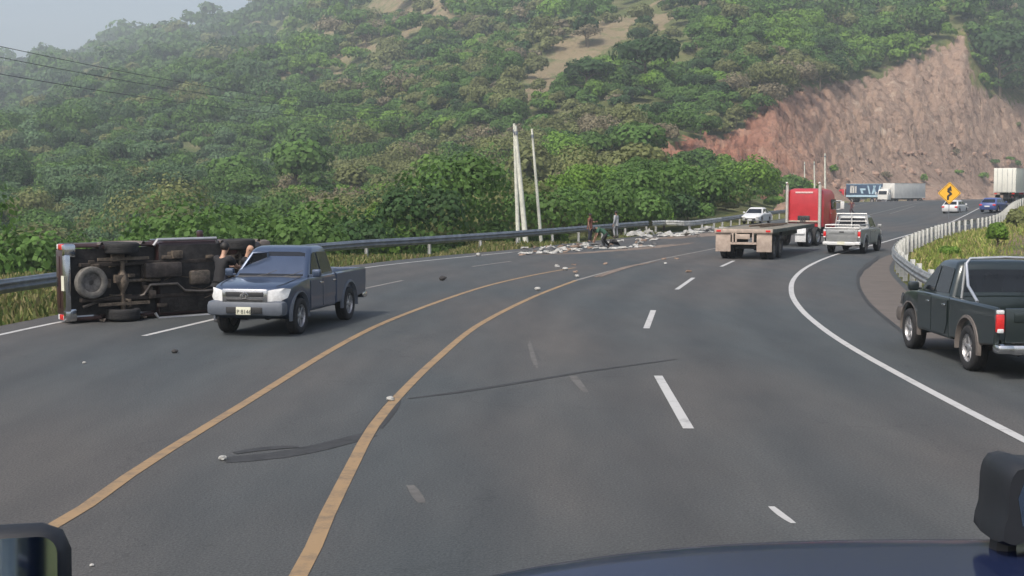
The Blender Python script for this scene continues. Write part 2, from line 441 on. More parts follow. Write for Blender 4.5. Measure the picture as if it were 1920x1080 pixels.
def build_terrain():
    th = np.concatenate([np.linspace(-math.pi, -.62, 40), np.linspace(-.6, -.42, 30), np.linspace(-.415, .415, 620), np.linspace(.43, .6, 25), np.linspace(.62, math.pi, 40)])
    r = np.concatenate([np.linspace(.5, 30, 30), np.exp(np.linspace(math.log(30.5), math.log(230), 130)), np.linspace(232, 520, 190), np.exp(np.linspace(math.log(525), math.log(2900), 90))])
    T, R = np.meshgrid(th, r)
    x = (R * np.sin(T)).ravel(); y = (R * np.cos(T)).ravel()
    z, px, D, far = terrain_xy(x, y)
    n1 = np.empty(len(x)); n2 = np.empty(len(x)); n3 = np.zeros(len(x))
    for i in range(len(x)):
        p = Vector((x[i] * .011, y[i] * .011, 0.3))
        n1[i] = mnoise.fractal(p, .9, 2.1, 5)
        if 225 < D[i] < 520 and px[i] > 1200: n3[i] = mnoise.fractal(Vector((x[i] * .30, y[i] * .34, z[i] * .30)), .5, 2.3, 6)
        n2[i] = mnoise.fractal(Vector((x[i] * .16, y[i] * .07, z[i] * .05)), .8, 2.2, 5)
    fo = np.array([fold(a_, b_) if D[k] > 100 else 0 for k, (a_, b_) in enumerate(zip(x, y))])
    z = z + (n1 * np.clip(D * .014, 0, 14) + fo * np.clip((D - 130) * .028, 0, 17) * smooth(1500, 1250, px)) * far
    ppx, ppy = proj(x, y, z)
    front = y > 25
    cut = inpoly(ppx, ppy, CUT) & front & (D > 225)
    # soften polygons a little with noise
    cutn = inpoly(ppx + n2 * 20, ppy + n1 * 12 + n3 * 12, CUT) & front & (D > 225)
    # rocky gullies on the cut
    z = z + np.where(cut, n2 * 1.1 + n3 * 1.3 - np.abs(n3) * 1.0 + np.round(n3 * 2.2) * .45, 0) * smooth(0, 25, D - flat_limit(px))
    bare = np.zeros(len(x), bool)
    for P in BARE: bare |= inpoly(ppx + n2 * 22, ppy + n1 * 20, P) & front & (D > 200)
    bare |= (n1 > .30) & (D > 300) & (ppx > 350) & (ppx < 1350) & (ppy < 260) & (n2 > -.15)
    red = smooth(1640, 1330, ppx)
    gr = (D < 60 + 0 * D) | (far < .12)
    # island: mounded grass, brown earth patch
    isl_d = island_depth(x, y)
    z = z + np.where(isl_d > 0, smooth(0, 12, isl_d) * 1.15 + n2 * .12 * smooth(0, 4, isl_d), 0)
    isl_b = (isl_d > 3.4 + n2 * 1.6) & (D < 100)
    z = z - .12 * np.where((far < .01) & (isl_d <= 0), 1, 0)
    z = z + np.array([rise(a, b) if (a > 34 and 80 < b < 260) else 0 for a, b in zip(x, y)])
    me = bpy.data.meshes.new('hillside')
    V = np.stack([x, y, z], 1)
    nr, nc = len(r), len(th)
    a = (np.arange(nr - 1)[:, None] * nc + np.arange(nc - 1)[None, :]).ravel()
    F = np.stack([a, a + 1, a + nc + 1, a + nc], 1)
    o = npmesh('ground', V, F, M_terr, smoothf=True)
    me = o.data
    me.update()
    for nm, arr in (('bare', bare | isl_b), ('cut', cutn), ('red', red), ('grass', gr)):
        at = me.attributes.new(nm, 'FLOAT', 'POINT'); at.data.foreach_set('value', np.asarray(arr, np.float32))
    tag(o, kind='structure')
    return o

# ------------------------------------------------------------------ road
def pts(lst, z=0): return [G(a, b, z) for a, b in lst]
def resample(P, step):
    P = [Vector(p) for p in P]
    # catmull-rom then even spacing
    out = []
    for i in range(len(P) - 1):
        p0 = P[max(i - 1, 0)]; p1 = P[i]; p2 = P[i + 1]; p3 = P[min(i + 2, len(P) - 1)]
        n = max(2, int((p2 - p1).length / .5))
        for k in range(n):
            t = k / n
            out.append(.5 * ((2 * p1) + (p2 - p0) * t + (2 * p0 - 5 * p1 + 4 * p2 - p3) * t * t + (3 * p1 - p0 - 3 * p2 + p3) * t ** 3))
    out.append(P[-1])
    res = [out[0]]; acc = 0
    for i in range(1, len(out)):
        acc += (out[i] - out[i - 1]).length
        if acc >= step: res.append(out[i]); acc = 0
    if (res[-1] - out[-1]).length > step * .3: res.append(out[-1])
    return res
def withz(P, dz): return [Vector((p.x, p.y, rise(p.x, p.y) + dz)) for p in P]
def normals2(P):
    N = []
    for i in range(len(P)):
        d = P[min(i + 1, len(P) - 1)] - P[max(i - 1, 0)]; d.z = 0; d.normalize()
        N.append(Vector((d.y, -d.x, 0)))          # to the right of travel
    return N
def ribbon(P, wd, dz):
    N = normals2(P); mb = MB()
    wv = wd if callable(wd) else (lambda i: wd)
    vs = []
    for i, (p, n) in enumerate(zip(P, N)):
        for s in (-.5, .5):
            q = p + n * wv(i) * s
            vs.append((q.x, q.y, rise(q.x, q.y) + dz))
    mb.add(vs, [(2 * i, 2 * i + 1, 2 * i + 3, 2 * i + 2) for i in range(len(P) - 1)])
    return mb

# right rail / inner road edge and right white line (world metres)
RAILR = [Vector(p) for p in [(10.6, -40, 0), (10.2, -10, 0), (10.0, 10, 0), (10.0, 20, 0), (10.25, 28, 0), (11.0, 34, 0), (12.3, 40.5, 0), (14.5, 49.6, 0), (17.6, 59, 0), (22.3, 71, 0), (29.2, 87, 0), (40, 108, 0), (53, 137, 0), (72, 172, 0), (104, 215, 0), (150, 260, 0), (215, 300, 0)]]
RAILR = resample(RAILR, 1.0)
def island_depth(x, y):
    """distance to the right of the right-hand rail, positive inside the island"""
    ry = np.array([p.y for p in RAILR]); rx = np.array([p.x for p in RAILR])
    d = (x - np.interp(y, ry, rx)) * .85
    return np.where((y > -40) & (y < 180) & (x < 120), d, -1) * 1.0

LEDGE = [Vector(p) for p in [(-16.5, -45, 0), (-14.6, -10, 0), (-13.1, 12, 0)]] + pts([(-100, 632), (0, 611), (250, 563), (450, 528), (640, 500), (800, 482), (960, 468), (1100, 453), (1250, 437), (1400, 420), (1500, 404), (1560, 388), (1620, 379.5), (1750, 375), (1920, 372.6)]) + [Vector((260, 450, 0))]
LEDGE = resample(LEDGE, 2.0)

def build_road():
    # sheet between left edge and rail, as strips matched by parameter
    n = 480
    def param(P):
        L = [0]
        for i in range(1, len(P)): L.append(L[-1] + (P[i] - P[i - 1]).length)
        t = np.linspace(0, L[-1], n)
        return [Vector((np.interp(a, L, [p.x for p in P]), np.interp(a, L, [p.y for p in P]), 0)) for a in t]
    A = param(LEDGE); B = param([p + q * .55 for p, q in zip(RAILR, normals2(RAILR))] + [Vector((300, 335, 0))])
    # both are re-parametrised by matching closest points forward
    k = 110
    vs = []; fs = []; wear = []
    for a, b in zip(A, B):
        dt = (a - b).length
        for j in range(k + 1):
            p = a.lerp(b, j / k); vs.append((p.x, p.y, rise(p.x, p.y)))
            # polished wheel tracks against the oilier middle of each lane
            d = (p - b).length; nz = mnoise.noise(Vector((p.x * .25, p.y * .06, 2.0))) * .5
            wv = .5 + (.38 * math.cos(2 * math.pi * (d - 3.3 - .95) / 1.95) if 3.3 < d < 11.2 else (.30 * math.cos(2 * math.pi * (d - 16 + nz) / 1.9) if d > 15 else 0)) 
            wear.append(min(1, max(0, wv + nz * .6)))
    for i in range(n - 1):
        for j in range(k): fs.append((i * (k + 1) + j, i * (k + 1) + j + 1, (i + 1) * (k + 1) + j + 1, (i + 1) * (k + 1) + j))
    o = MB().add(vs, fs).build('road', M_asph); tag(o, kind='structure')
    wa = o.data.attributes.new('wear', 'FLOAT', 'POINT'); wa.data.foreach_set('value', np.array(wear, np.float32))

    def line(name, P, wd, m, dz=.006):
        o = ribbon(P, wd, dz).build(name, m, flat=True); return tag(o, kind='structure')
    ext = [Vector((-14.2, -45, 0)), Vector((-13.2, -10, 0)), Vector((-12.2, 12, 0))]
    line('edge_line', resample(ext + pts([(0, 628), (200, 588), (400, 550), (640, 509), (760, 493), (960, 473)]), 1), .14, M_white)
    line('edge_line', resample(pts([(960, 473), (1110, 456), (1260, 440), (1400, 423), (1500, 406.5), (1560, 390)]), 1), .14, M_fadewhite)
    ly = resample([Vector((-6.0, -40, 0)), Vector((-5.2, -5, 0)), Vector((-4.75, 6, 0))] + pts([(105, 985), (270, 873), (440, 768), (650, 640), (760, 589), (900, 540), (1000, 516), (1078, 502)]), 1)
    line('centre_line', ly, .15, M_yellow)
    ry = resample([Vector((-2.2, -40, 0)), Vector((-1.9, -5, 0)), Vector((-1.75, 6, 0))] + pts([(562, 1080), (602, 990), (662, 870), (700, 800), (750, 740), (820, 672), (900, 608), (1000, 557), (1080, 526)]), 1)
    line('centre_line', ry, .15, M_yellow)
    line('centre_line', resample(pts([(1080, 526), (1150, 507), (1250, 484), (1340, 466), (1430, 447), (1520, 424), (1600, 409), (1740, 396), (1900, 386)]), 1), .15, M_fadewhite)
    line('edge_line', resample([Vector((6.9, -40, 0)), Vector((6.2, -5, 0)), Vector((6.1, 8, 0))] + pts([(1920, 825), (1840, 784), (1700, 710), (1600, 654), (1540, 614), (1500, 578), (1484, 548), (1490, 521), (1520, 497), (1572, 476), (1650, 456), (1720, 436), (1800, 415), (1900, 393)]), .7), .15, M_white)
    def dash(a, b, m=M_white): line('lane_dash', resample([G(*a), G(*b)], 1.2), .14, m)
    dash((1234, 705), (1291, 804)); dash((1225, 582), (1212, 616)); dash((1300, 521), (1269, 543)); dash((1376, 489), (1352, 500))
    dash((660, 546), (755, 526), M_fadewhite); dash((885, 500), (958, 490), M_fadewhite)
    dash((270, 630), (405, 598), M_white)
    dash((1560, 425), (1610, 414), M_fadewhite); dash((1668, 406), (1716, 400), M_fadewhite); dash((1600, 396), (1660, 391), M_fadewhite)
    line('lane_dash', [Vector((2.6, y, 0)) for y in (2.8, 4, 5, 6.4)], .14, M_white)
    # brown shoulder between the asphalt joint and the rail
    sh = resample(pts([(1735, 655), (1655, 590), (1625, 560), (1612, 530), (1618, 508), (1645, 488), (1668, 478)]), 1.0)
    vs = []; fs = []
    P2 = []
    for p in sh:
        q = min(RAILR, key=lambda r: (r - p).length); P2.append(q - (q - p).normalized() * .15)
    for a, b in zip(sh, P2):
        for j in range(5):
            c = a.lerp(b, j / 4); vs.append((c.x, c.y, .004))
    for i in range(len(sh) - 1):
        for j in range(4): fs.append((i * 5 + j, i * 5 + j + 1, (i + 1) * 5 + j + 1, (i + 1) * 5 + j))
    tag(MB().add(vs, fs).build('shoulder', mat('shoulder_asphalt', (.105, .09, .078), .9, 0, .12, 1.2, .2), flat=True), kind='structure')
    M_stain = mat('bitumen_stain', (.027, .028, .029), .8, 0, .3, 6)
    line('tar_seam', resample(pts([(1735, 655), (1652, 590), (1622, 560), (1609, 530), (1615, 508), (1645, 486)]), 1), .10, M_stain, .010)
    def stain(name, P, wd, m=M_stain, dz=.003):
        P = resample(pts(P), .12)
        K = 4 if wd >= .14 else 2
        N_ = normals2(P)
        for q in range(K):            # broken parallel streaks rather than one clean patch
            lo = int(len(P) * rnd.uniform(0, .22) * (q > 0)); hi = len(P) - int(len(P) * rnd.uniform(0, .22) * (q > 0))
            off = (q - (K - 1) / 2) / K * wd * .75; Q = [p + n * (off + .02 * math.sin(i * .21 + q)) for i, (p, n) in enumerate(zip(P, N_))][lo:hi]
            if len(Q) < 4: continue
            nn = len(Q); sd_ = rnd.uniform(0, 99)
            f = lambda i, nn=nn, sd_=sd_: wd / K * 2.0 * (.2 + .85 * math.sin(math.pi * min(1, (i + .5) / nn)) ** .6) * max(.04, 1 + 1.3 * mnoise.noise(Vector((i * .16, sd_, 0))))
            line(name, Q, f, m, dz + q * .0006)
    stain('tar_stain', [(418, 863), (520, 853), (600, 838), (690, 815)], .42)
    stain('tar_stain', [(440, 850), (500, 842), (560, 838)], .12, dz=.0062)
    stain('tar_stain', [(690, 818), (712, 785), (738, 750)], .22)
    stain('tar_stain', [(768, 748), (880, 733), (1000, 714), (1120, 694), (1270, 674)], .16)
    stain('tar_stain', [(725, 660), (800, 657)], .25)
    stain('skid_mark', [(1610, 520), (1618, 505), (1650, 480)], .25)
    M_pale = mat('pale_scuff', (.095, .092, .088), .9, 0, .2, 5)
    stain('scuff', [(768, 910), (782, 930), (792, 943)], .06, M_pale); stain('scuff', [(992, 640), (1002, 668), (1008, 690)], .06, M_pale)
    stain('scuff', [(1075, 705), (1100, 735)], .09, M_pale); stain('scuff', [(1448, 950), (1470, 966), (1492, 981)], .035, mat('fresh_scratch', (.4, .4, .39), .8, 0, .1, 5))
    stain('scuff', [(265, 940), (300, 936)], .10, M_pale); stain('scuff', [(1040, 965), (1075, 990)], .03, M_pale)
    M_dirt = mat('spilled_earth', (.16, .125, .10), .95, 0, .3, 2, .3)
    stain('spilled_earth', [(1000, 478), (1090, 474), (1200, 466), (1300, 455)], 1.0, M_dirt, .0045)
    stain('spilled_earth', [(1120, 520), (1180, 500), (1240, 490)], .3, M_dirt, .010)
    stain('spilled_earth', [(1230, 448), (1330, 440), (1440, 430)], 2.0, M_dirt, .0048)

# ------------------------------------------------------------------ guardrails
WPROF = [(.0, .82), (.03, .80), (.035, .77), (.075, .72), (.075, .69), (.03, .65), (.03, .62), (.075, .58), (.075, .55), (.035, .50), (.03, .47), (0, .45)]
def guardrail(name, P, side, label, step, mrail, mpost, dz=0, postw=.10, posth=.72, depth=0.0, post_off=-.14):
    root = empty(name, (0, 0, 0)); tag(root, label, 'guardrail')
    N = normals2(P); vs = []; fs = []; m = len(WPROF)
    for p, n in zip(P, N):
        for o_, h in WPROF:
            q = p + n * side * o_; vs.append((q.x, q.y, rise(p.x, p.y) + h + dz))
    for i in range(len(P) - 1):
        for k in range(m - 1): fs.append((i * m + k, i * m + k + 1, (i + 1) * m + k + 1, (i + 1) * m + k))
    for o2 in (0, ):
        base = len(vs)
        for p, n in zip(P, N):
            for o_, h in WPROF:
                q = p + n * side * (o_ - .012); vs.append((q.x, q.y, rise(p.x, p.y) + h + dz))
        for i in range(len(P) - 1):
            for k in range(m - 1): fs.append((base + i * m + k, base + i * m + k + 1, base + (i + 1) * m + k + 1, base + (i + 1) * m + k))
    MB().add(vs, fs).build('rail', mrail, root, smoothang=30)
    acc = step; cnt = 0
    proto = None
    for i in range(1, len(P)):
        acc += (P[i] - P[i - 1]).length
        if acc >= step and cnt < 100:
            acc = 0; cnt += 1
            p = P[i] + N[i] * side * post_off
            mb = MB(); 
            if proto is None:
                mb.box((0, 0, posth / 2 - .15), (.015, .13, posth + .3)); mb.box((0, .065, posth / 2 - .15), (postw, .012, posth + .3)); mb.box((0, -.065, posth / 2 - .15), (postw, .012, posth + .3))
                mb.box((0, side * .10 * (1 if post_off < 0 else 1) * 0 + .10, .64), (.09, .05, .3))
                proto = mb.build('post', mpost, root); o = proto
            else:
                o = proto.copy(); C.objects.link(o)
            o.location = (p.x, p.y, rise(p.x, p.y) + dz)
            d = N[i] * side; o.rotation_euler = (0, 0, math.atan2(d.y, d.x) - math.pi / 2)
    return root
# ------------------------------------------------------------------ vehicles
def offset_poly(P, d):
    n = len(P); out = []
    for i in range(n):
        a = Vector(P[i - 1]); b = Vector(P[i]); c = Vector(P[(i + 1) % n])
        e1 = (b - a).normalized(); e2 = (c - b).normalized()
        n1 = Vector((-e1.y, e1.x)); n2 = Vector((-e2.y, e2.x))
        m = (n1 + n2)
        if m.length < 1e-4: m = n1
        m.normalize(); k = max(.5, m.dot(n1))
        out.append((b.x + m.x * d / k, b.y + m.y * d / k))
    return out

def arc(cx, cz, r, a0, a1, n=9):
    return [(cx + r * math.cos(math.radians(a0 + (a1 - a0) * i / n)), cz + r * math.sin(math.radians(a0 + (a1 - a0) * i / n))) for i in range(n + 1)]

def pillow(mb, outline, W, nose=None, tail=None, curve=.12, layers=None, y0=0, crown=.02):
    """outline (x,z) counter-clockwise seen from +y ... rounded extrusion across y"""
    area = sum(outline[i][0] * outline[(i + 1) % len(outline)][1] - outline[(i + 1) % len(outline)][0] * outline[i][1] for i in range(len(outline)))
    if area < 0: outline = outline[::-1]
    Ls = layers or [(0, -crown), (W * .45, -crown * .8), (W * .8, -crown * .2), (W - .10, .0), (W - .045, .012), (W - .014, .035), (W, .075)]
    n = len(outline); vs = []; rows = []
    ys = [(-y, d) for y, d in Ls[::-1]] + [(y, d) for y, d in (Ls[1:] if Ls[0][0] == 0 else Ls)]
    zmin = min(p[1] for p in outline)
    for y, d in ys:
        P = offset_poly(outline, d); rows.append(len(vs))
        for (x, z), (ox, oz) in zip(P, outline):
            if d < 0 and oz < zmin + .25: x, z = ox, oz
            yy = y; 
            if nose is not None and x > nose[0]:
                t = min(1, (x - nose[0]) / (nose[1] - nose[0])); yy *= 1 - .11 * t * t; x -= curve * t * (abs(y) / W) ** 2.4
            if tail is not None and x < tail[0]:
                t = min(1, (x - tail[0]) / (tail[1] - tail[0])); yy *= 1 - .07 * t * t; x += curve * .5 * t * (abs(y) / W) ** 2.4
            vs.append((x, yy + y0, z))
    fs = []
    for r in range(len(rows) - 1):
        for i in range(n):
            j = (i + 1) % n
            fs.append((rows[r] + i, rows[r] + j, rows[r + 1] + j, rows[r + 1] + i))
    fs.append(tuple(rows[0] + i for i in range(n - 1, -1, -1))); fs.append(tuple(rows[-1] + i for i in range(n)))
    mb.add(vs, fs)
    return mb

def ring(xf, xb, hw, z, rc, nf=5):
    out = []
    for cx, cy, a0 in ((xf - rc, hw - rc, 90), (xf - rc, -(hw - rc), 0), (xb + rc, -(hw - rc), -90), (xb + rc, hw - rc, -180)):
        for i in range(nf + 1):
            a = math.radians(a0 - 90 * i / nf); out.append((cx + rc * math.cos(a), cy + rc * math.sin(a), z))
    return out
def loft(mb, rings, cap=True):
    n = len(rings[0]); o = []; vs = []
    for r in rings: o.append(len(vs)); vs += r
    fs = []
    for k in range(len(rings) - 1):
        for i in range(n):
            j = (i + 1) % n; fs.append((o[k] + i, o[k] + j, o[k + 1] + j, o[k + 1] + i))
    if cap: fs.append(tuple(o[-1] + i for i in range(n))); fs.append(tuple(range(n - 1, -1, -1)))
    return mb.add(vs, fs)

def wheel(root, x, y, r, wd, m_rim, spokes=6, out=1, name='wheel'):
    """tyre with rim as sub-part"""
    t = MB()
    pr = [(r * .60, -wd * .40), (r * .66, -wd * .47), (r * .86, -wd * .5), (r * .96, -wd * .44), (r, -wd * .34), (r, -wd * .12), (r * .985, -wd * .11), (r * .985, -wd * .08), (r, -wd * .07),
          (r, wd * .07), (r * .985, wd * .08), (r * .985, wd * .11), (r, wd * .12), (r, wd * .34), (r * .96, wd * .44), (r * .86, wd * .5), (r * .66, wd * .47), (r * .60, wd * .40)]
    t.lathe(pr, n=30, closed=True)
    o = t.build(name, M_tyre, root, smoothang=50); o.location = (x, y, r)
    k = MB(); s = out
    k.lathe([(r * .61, -wd * .38), (r * .64, -wd * .38), (r * .64, wd * .42), (r * .61, wd * .42), (r * .57, wd * .30), (r * .57, -wd * .30)], n=26, closed=True)
    k.lathe([(r * .575, s * wd * .02), (r * .575, s * wd * .06)], n=26)
    k.lathe([(r * .17, s * wd * .05), (r * .17, s * wd * .33), (r * .12, s * wd * .37)], n=14)
    if spokes:
        for q in range(spokes):
            a = 2 * math.pi * q / spokes + .2
            M = Matrix.Rotation(-a, 4, 'Y')
            k.box((r * .36, s * wd * .24, 0), (r * .46, wd * .14, r * .15), .008, M)
    else:
        k.lathe([(r * .60, s * wd * .2), (r * .45, s * wd * .10), (r * .30, s * wd * .12), (r * .16, s * wd * .30), (r * .05, s * wd * .34)], n=20)
    k.build('rim', m_rim, o, smoothang=40)
    return o

def side_pts(G_, poly, s, off=.006):
    """polygon in (x,z) laid on the greenhouse side"""
    (z0, hw0), (z1, hw1) = G_
    out = []
    for x, z in poly:
        t = (z - z0) / (z1 - z0); out.append((x, s * (hw0 + (hw1 - hw0) * t + off), z))
    return out if s > 0 else out[::-1]

def pickup(name, label, paint, loc, rz, rot=None, lower=None, rollbar=False, rack=False, rearbumper=None, cab_close=True, ornament=False, plate=None,
           under=False, sidestep=None, door_open=False, rim=None, mesh=True, mirror_m=None, grp=None, rearplain=False):
    root = empty(name, loc, rz, label, 'pickup truck', grp, rot)
    W = .88; R = .385; fx, rx = 1.54, -1.545
    lower = lower or M_black
    # cab and bonnet
    b = MB()
    ol = [(-.62, .42), (1.04, .42)] + arc(fx, R, .47, 184, -4, 12)[0:] + [(2.20, .42), (2.36, .47), (2.43, .60), (2.45, .80), (2.42, .93), (2.36, 1.00), (2.22, 1.055), (1.9, 1.10), (1.5, 1.14), (1.14, 1.165), (.6, 1.175), (-.62, 1.175)]
    pillow(b, ol, W, nose=(1.5, 2.45), curve=.20)
    b.build('body', paint, root, smoothang=32)
    # greenhouse
    g = MB(); gz0, gh0, gz1, gh1 = 1.14, .845, 1.70, .685
    loft(g, [ring(1.13, -.60, gh0, gz0, .10), ring(.86, -.56, .77, 1.40, .10), ring(.50, -.50, gh1, gz1, .12), ring(.40, -.46, .655, 1.755, .13), ring(.26, -.38, .58, 1.795, .14), ring(.05, -.2, .35, 1.805, .14)])
    g.build('cab', paint, root, smoothang=40)
    SG = ((gz0, gh0), (gz1, gh1))
    for s in (1, -1):
        q = MB(); q.poly(side_pts(SG, [(.27, 1.205), (.86, 1.215), (.50, 1.62), (.40, 1.665), (.27, 1.675)], s, .012)); q.build('side_window', M_glass, root, flat=True)
        q = MB(); q.poly(side_pts(SG, [(-.47, 1.22), (.21, 1.205), (.21, 1.675), (-.36, 1.66), (-.42, 1.63)], s, .012)); q.build('side_window', M_glass, root, flat=True)
    def fw(y, z):
        t = (z - 1.14) / .56; return (1.13 + (.50 - 1.13) * t + .008, y, z)
    MB().poly([fw(-.74, 1.19), fw(-.40, 1.17), fw(.40, 1.17), fw(.74, 1.19), fw(.60, 1.66), fw(.45, 1.685), fw(-.45, 1.685), fw(-.60, 1.66)]).build('windscreen', M_glass, root, flat=True)
    wp = MB()
    for yy in (-.35, .25): wp.tube([fw(yy, 1.17), fw(yy + .25, 1.22), fw(yy + .45, 1.30)], .009, 5)
    wp.build('wiper', M_black, root)
    def bw(y, z):
        t = (z - 1.14) / .56; return (-.60 + .10 * t - .008, y, z)
    MB().poly([bw(.66, 1.25), bw(-.66, 1.25), bw(-.58, 1.64), bw(.58, 1.64)]).build('rear_window', M_glass, root, flat=True)
    # doors (plates following the flat side) with handles
    for s in (1, -1):
        for (xa, xb) in ((.27, 1.00), (-.56, .24)):
            d = MB(); y = s * (W + .001)
            P = [(xa, .50), (xb - (.0 if xa > 0 else .0), .50), (xb, 1.10), (xa, 1.10)]
            if xa < 0: P = [(xa + .12, .50), (xb, .50), (xb, 1.10), (xa, 1.10), (xa, .70)]
            pp = [Vector((x, y, z)) for x, z in P]
            d.plate(pp if s < 0 else pp, (0, s, 0), .012)
            dd = d.build('door', paint, root)
            h = MB(); h.box(((xa + .12), y + s * .03, 1.02), (.17, .03, .035), .01); h.build('handle', M_chrome if mirror_m is None else mirror_m, dd)
    # bed
    t = MB()
    bo = [(-.64, .47), (-1.045, .47)] + arc(rx, R, .47, -5, 184, 12)[0:] 
    bo = [(-.64, .47)] + [p for p in arc(rx, R, .50, 10, 170, 12)] + [(-2.10, .50), (-2.72, .56), (-2.76, .80), (-2.76, 1.13), (-2.70, 1.17), (-.64, 1.17)]
    for s in (1, -1):
        lay = [(-.035, .03), (-.03, .012), (-.015, 0), (.02, 0), (.045, .012), (.06, .035)] if s > 0 else [(-.06, .035), (-.045, .012), (-.02, 0), (.015, 0), (.03, .012), (.035, .03)]
        m2 = MB(); area_ol = bo
        # custom layers: not mirrored
        n = len(bo); aa = sum(bo[i][0] * bo[(i + 1) % n][1] - bo[(i + 1) % n][0] * bo[i][1] for i in range(n)); BO = bo if aa > 0 else bo[::-1]
        vs = []; fs = []
        for yy, dd in lay:
            for x, z in offset_poly(BO, dd): vs.append((x, s * (W - .055) + yy, z))
        for r_ in range(len(lay) - 1):
            for i in range(n): j = (i + 1) % n; fs.append((r_ * n + i, r_ * n + j, (r_ + 1) * n + j, (r_ + 1) * n + i))
        fs.append(tuple(range(n))[::-1]); fs.append(tuple((len(lay) - 1) * n + i for i in range(n)))
        t.add(vs, fs)
    t.box((-1.68, 0, .62), (2.06, 1.52, .05)); t.box((-.67, 0, .90), (.05, 1.66, .54), .01)
    for s in (1, -1): t.box((rx, s * .70, .80), (.95, .28, .34), .05)
    t.build('bed', paint, root, smoothang=32)
    tg = MB(); tg.box((-2.765, 0, .88), (.06, 1.46, .56), .02); tg.box((-2.80, 0, 1.02), (.02, 1.2, .16), .008)
    tgo = tg.build('tailgate', paint, root); MB().box((-2.815, 0, 1.04), (.03, .22, .06), .012).build('handle', M_black, tgo)
    # arch flares
    for (x, s) in ((fx, 1), (fx, -1), (rx, 1), (rx, -1)):
        a = MB(); vs = []; fs = []; n = 16
        for i in range(n + 1):
            th = math.radians(-8 + 196 * i / n)
            for rr, yy in ((.455, W - .04), (.50, W + .035), (.545, W + .02), (.565, W - .03)):
                vs.append((x + rr * math.cos(th), s * yy * (1 - (.035 if x > 0 else 0)), R + .01 + rr * math.sin(th)))
        for i in range(n):
            for k in range(3): fs.append((i * 4 + k, i * 4 + k + 1, (i + 1) * 4 + k + 1, (i + 1) * 4 + k))
        a.add(vs, fs).build('wheel_arch', lower if lower != M_black else paint, root)
        wheel(root, x, s * .765, R, .26, rim or M_rim, 6 if rim is None or rim == M_rim else 0, s)
    # bonnet shut lines and cowl
    hl = MB()
    for s in (1, -1): hl.tube([(1.16, s * .72, 1.168), (1.6, s * .73, 1.138), (2.0, s * .70, 1.092), (2.25, s * .62, 1.055)], .007, 5)
    hl.tube([(1.15, -.72, 1.172), (1.15, .72, 1.172)], .02, 5); hl.build('shut_line', M_black, root)
    # front
    f = MB(); f.box((2.33, 0, .60), (.34, 1.70, .32), .10); f.build('front_bumper', lower, root)
    MB().box((2.50, 0, .57), (.03, .80, .13), .02).build('lower_grille', M_black, root)
    gr = MB(); gr.box((2.435, 0, .86), (.07, 1.0, .30), .06); gro = gr.build('grille', M_chrome, root)
    q = MB(); 
    q.box((2.468, 0, .895), (.03, .84, .10), .03); q.box((2.468, 0, .775), (.03, .80, .05), .02); q.build('grille_mesh', M_black, gro)
    if ornament:
        e = MB(); 
        for (ra, rb, th) in ((.085, .06, .012), (.03, .058, .009), (.06, .022, .009)):
            P = [(2.485, ra * math.cos(a) * 1.0, .865 + rb * math.sin(a)) for a in [2 * math.pi * i / 20 for i in range(21)]]
            e.tube(P, th, 6, caps=False)
        e.build('emblem', M_chrome, gro)
    for s in (1, -1):
        h = MB(); 
        P = [(2.44, s * .50, .75), (2.36, s * .72, .75), (2.20, s * .84, .82), (2.06, s * .86, .99), (2.25, s * .79, 1.02), (2.38, s * .62, 1.0), (2.43, s * .50, .975)]
        cen = Vector((2.30, s * .66, .90)) + Vector((.09, s * .05, .03))
        h.add(P + [cen], [(i, (i + 1) % 7, 7) for i in range(7)])
        h.add([(x - .10, y - s * .05, z) for x, y, z in P], [tuple(range(7))])
        h.build('headlight', M_clear, root, smoothang=60)
        fo = MB(); fo.lathe([(.085, 2.40), (.085, 2.485), (.06, 2.49)], (0, s * .66, .60), 18, 'x'); fo.build('fog_light', M_chrome, root)
        mi = MB(); mi.box((.93, s * 1.0, 1.25), (.13, .20, .17), .04); mi.box((.95, s * .90, 1.20), (.06, .12, .04), .01); mi.build('mirror', mirror_m or paint, root)
        tl = MB(); tl.box((-2.735, s * .805, .92), (.10, .135, .30), .025); tlo = tl.build('tail_light', M_redlamp, root)
        MB().box((-2.74, s * .805, 1.10), (.09, .125, .07), .02).build('lens', M_clear, tlo)
        MB().box((-2.742, s * .805, .80), (.10, .11, .075), .02).build('lens', M_clear, tlo)
    if plate:
        p = MB(); p.box((2.535, .0, .56), (.012, .32, .16), .004); po = p.build('number_plate', mat('plate_face', (.62, .62, .50), .5, 0, .05, 5), root)
        text('writing', plate, .115, M_black, po, (2.543, -.145, .505), (math.pi / 2, 0, math.pi / 2))
    # rear bumper
    rb = MB(); rb.box((-2.83, 0, .50), (.14, 1.30, .17), .04)
    for s in (1, -1): rb.box((-2.76, s * .73, .51), (.28, .30, .16), .05)
    rb.build('rear_bumper', rearbumper or M_chrome, root)
    pp = MB(); pp.box((-2.915, 0, .52), (.01, .34, .15)); pp.build('number_plate', mat('plate_face', (.62, .62, .50), .5, 0, .05, 5), root)
    # chassis
    c = MB()
    for s in (1, -1): c.box((-.25, s * .40, .44), (4.6, .09, .14), .01)
    for x in (-2.3, -1.0, -.2, .7, 2.0): c.box((x, 0, .44), (.10, .80, .08))
    c.build('chassis', mat('dirty_chassis', (.035, .028, .024), .85, .1, .5, 5, .4), root)
    M_ax = mat('muddy_axle', (.13, .105, .08), .8, .2, .45, 9, .4)
    ax = MB(); ax.tube([(rx, -.72, R), (rx, -.25, R), (rx, -.16, R), (rx, 0, R), (rx, .16, R), (rx, .25, R), (rx, .72, R)], [.055, .05, .10, .155, .10, .05, .055], 12)
    ax.build('axle', M_ax, root)
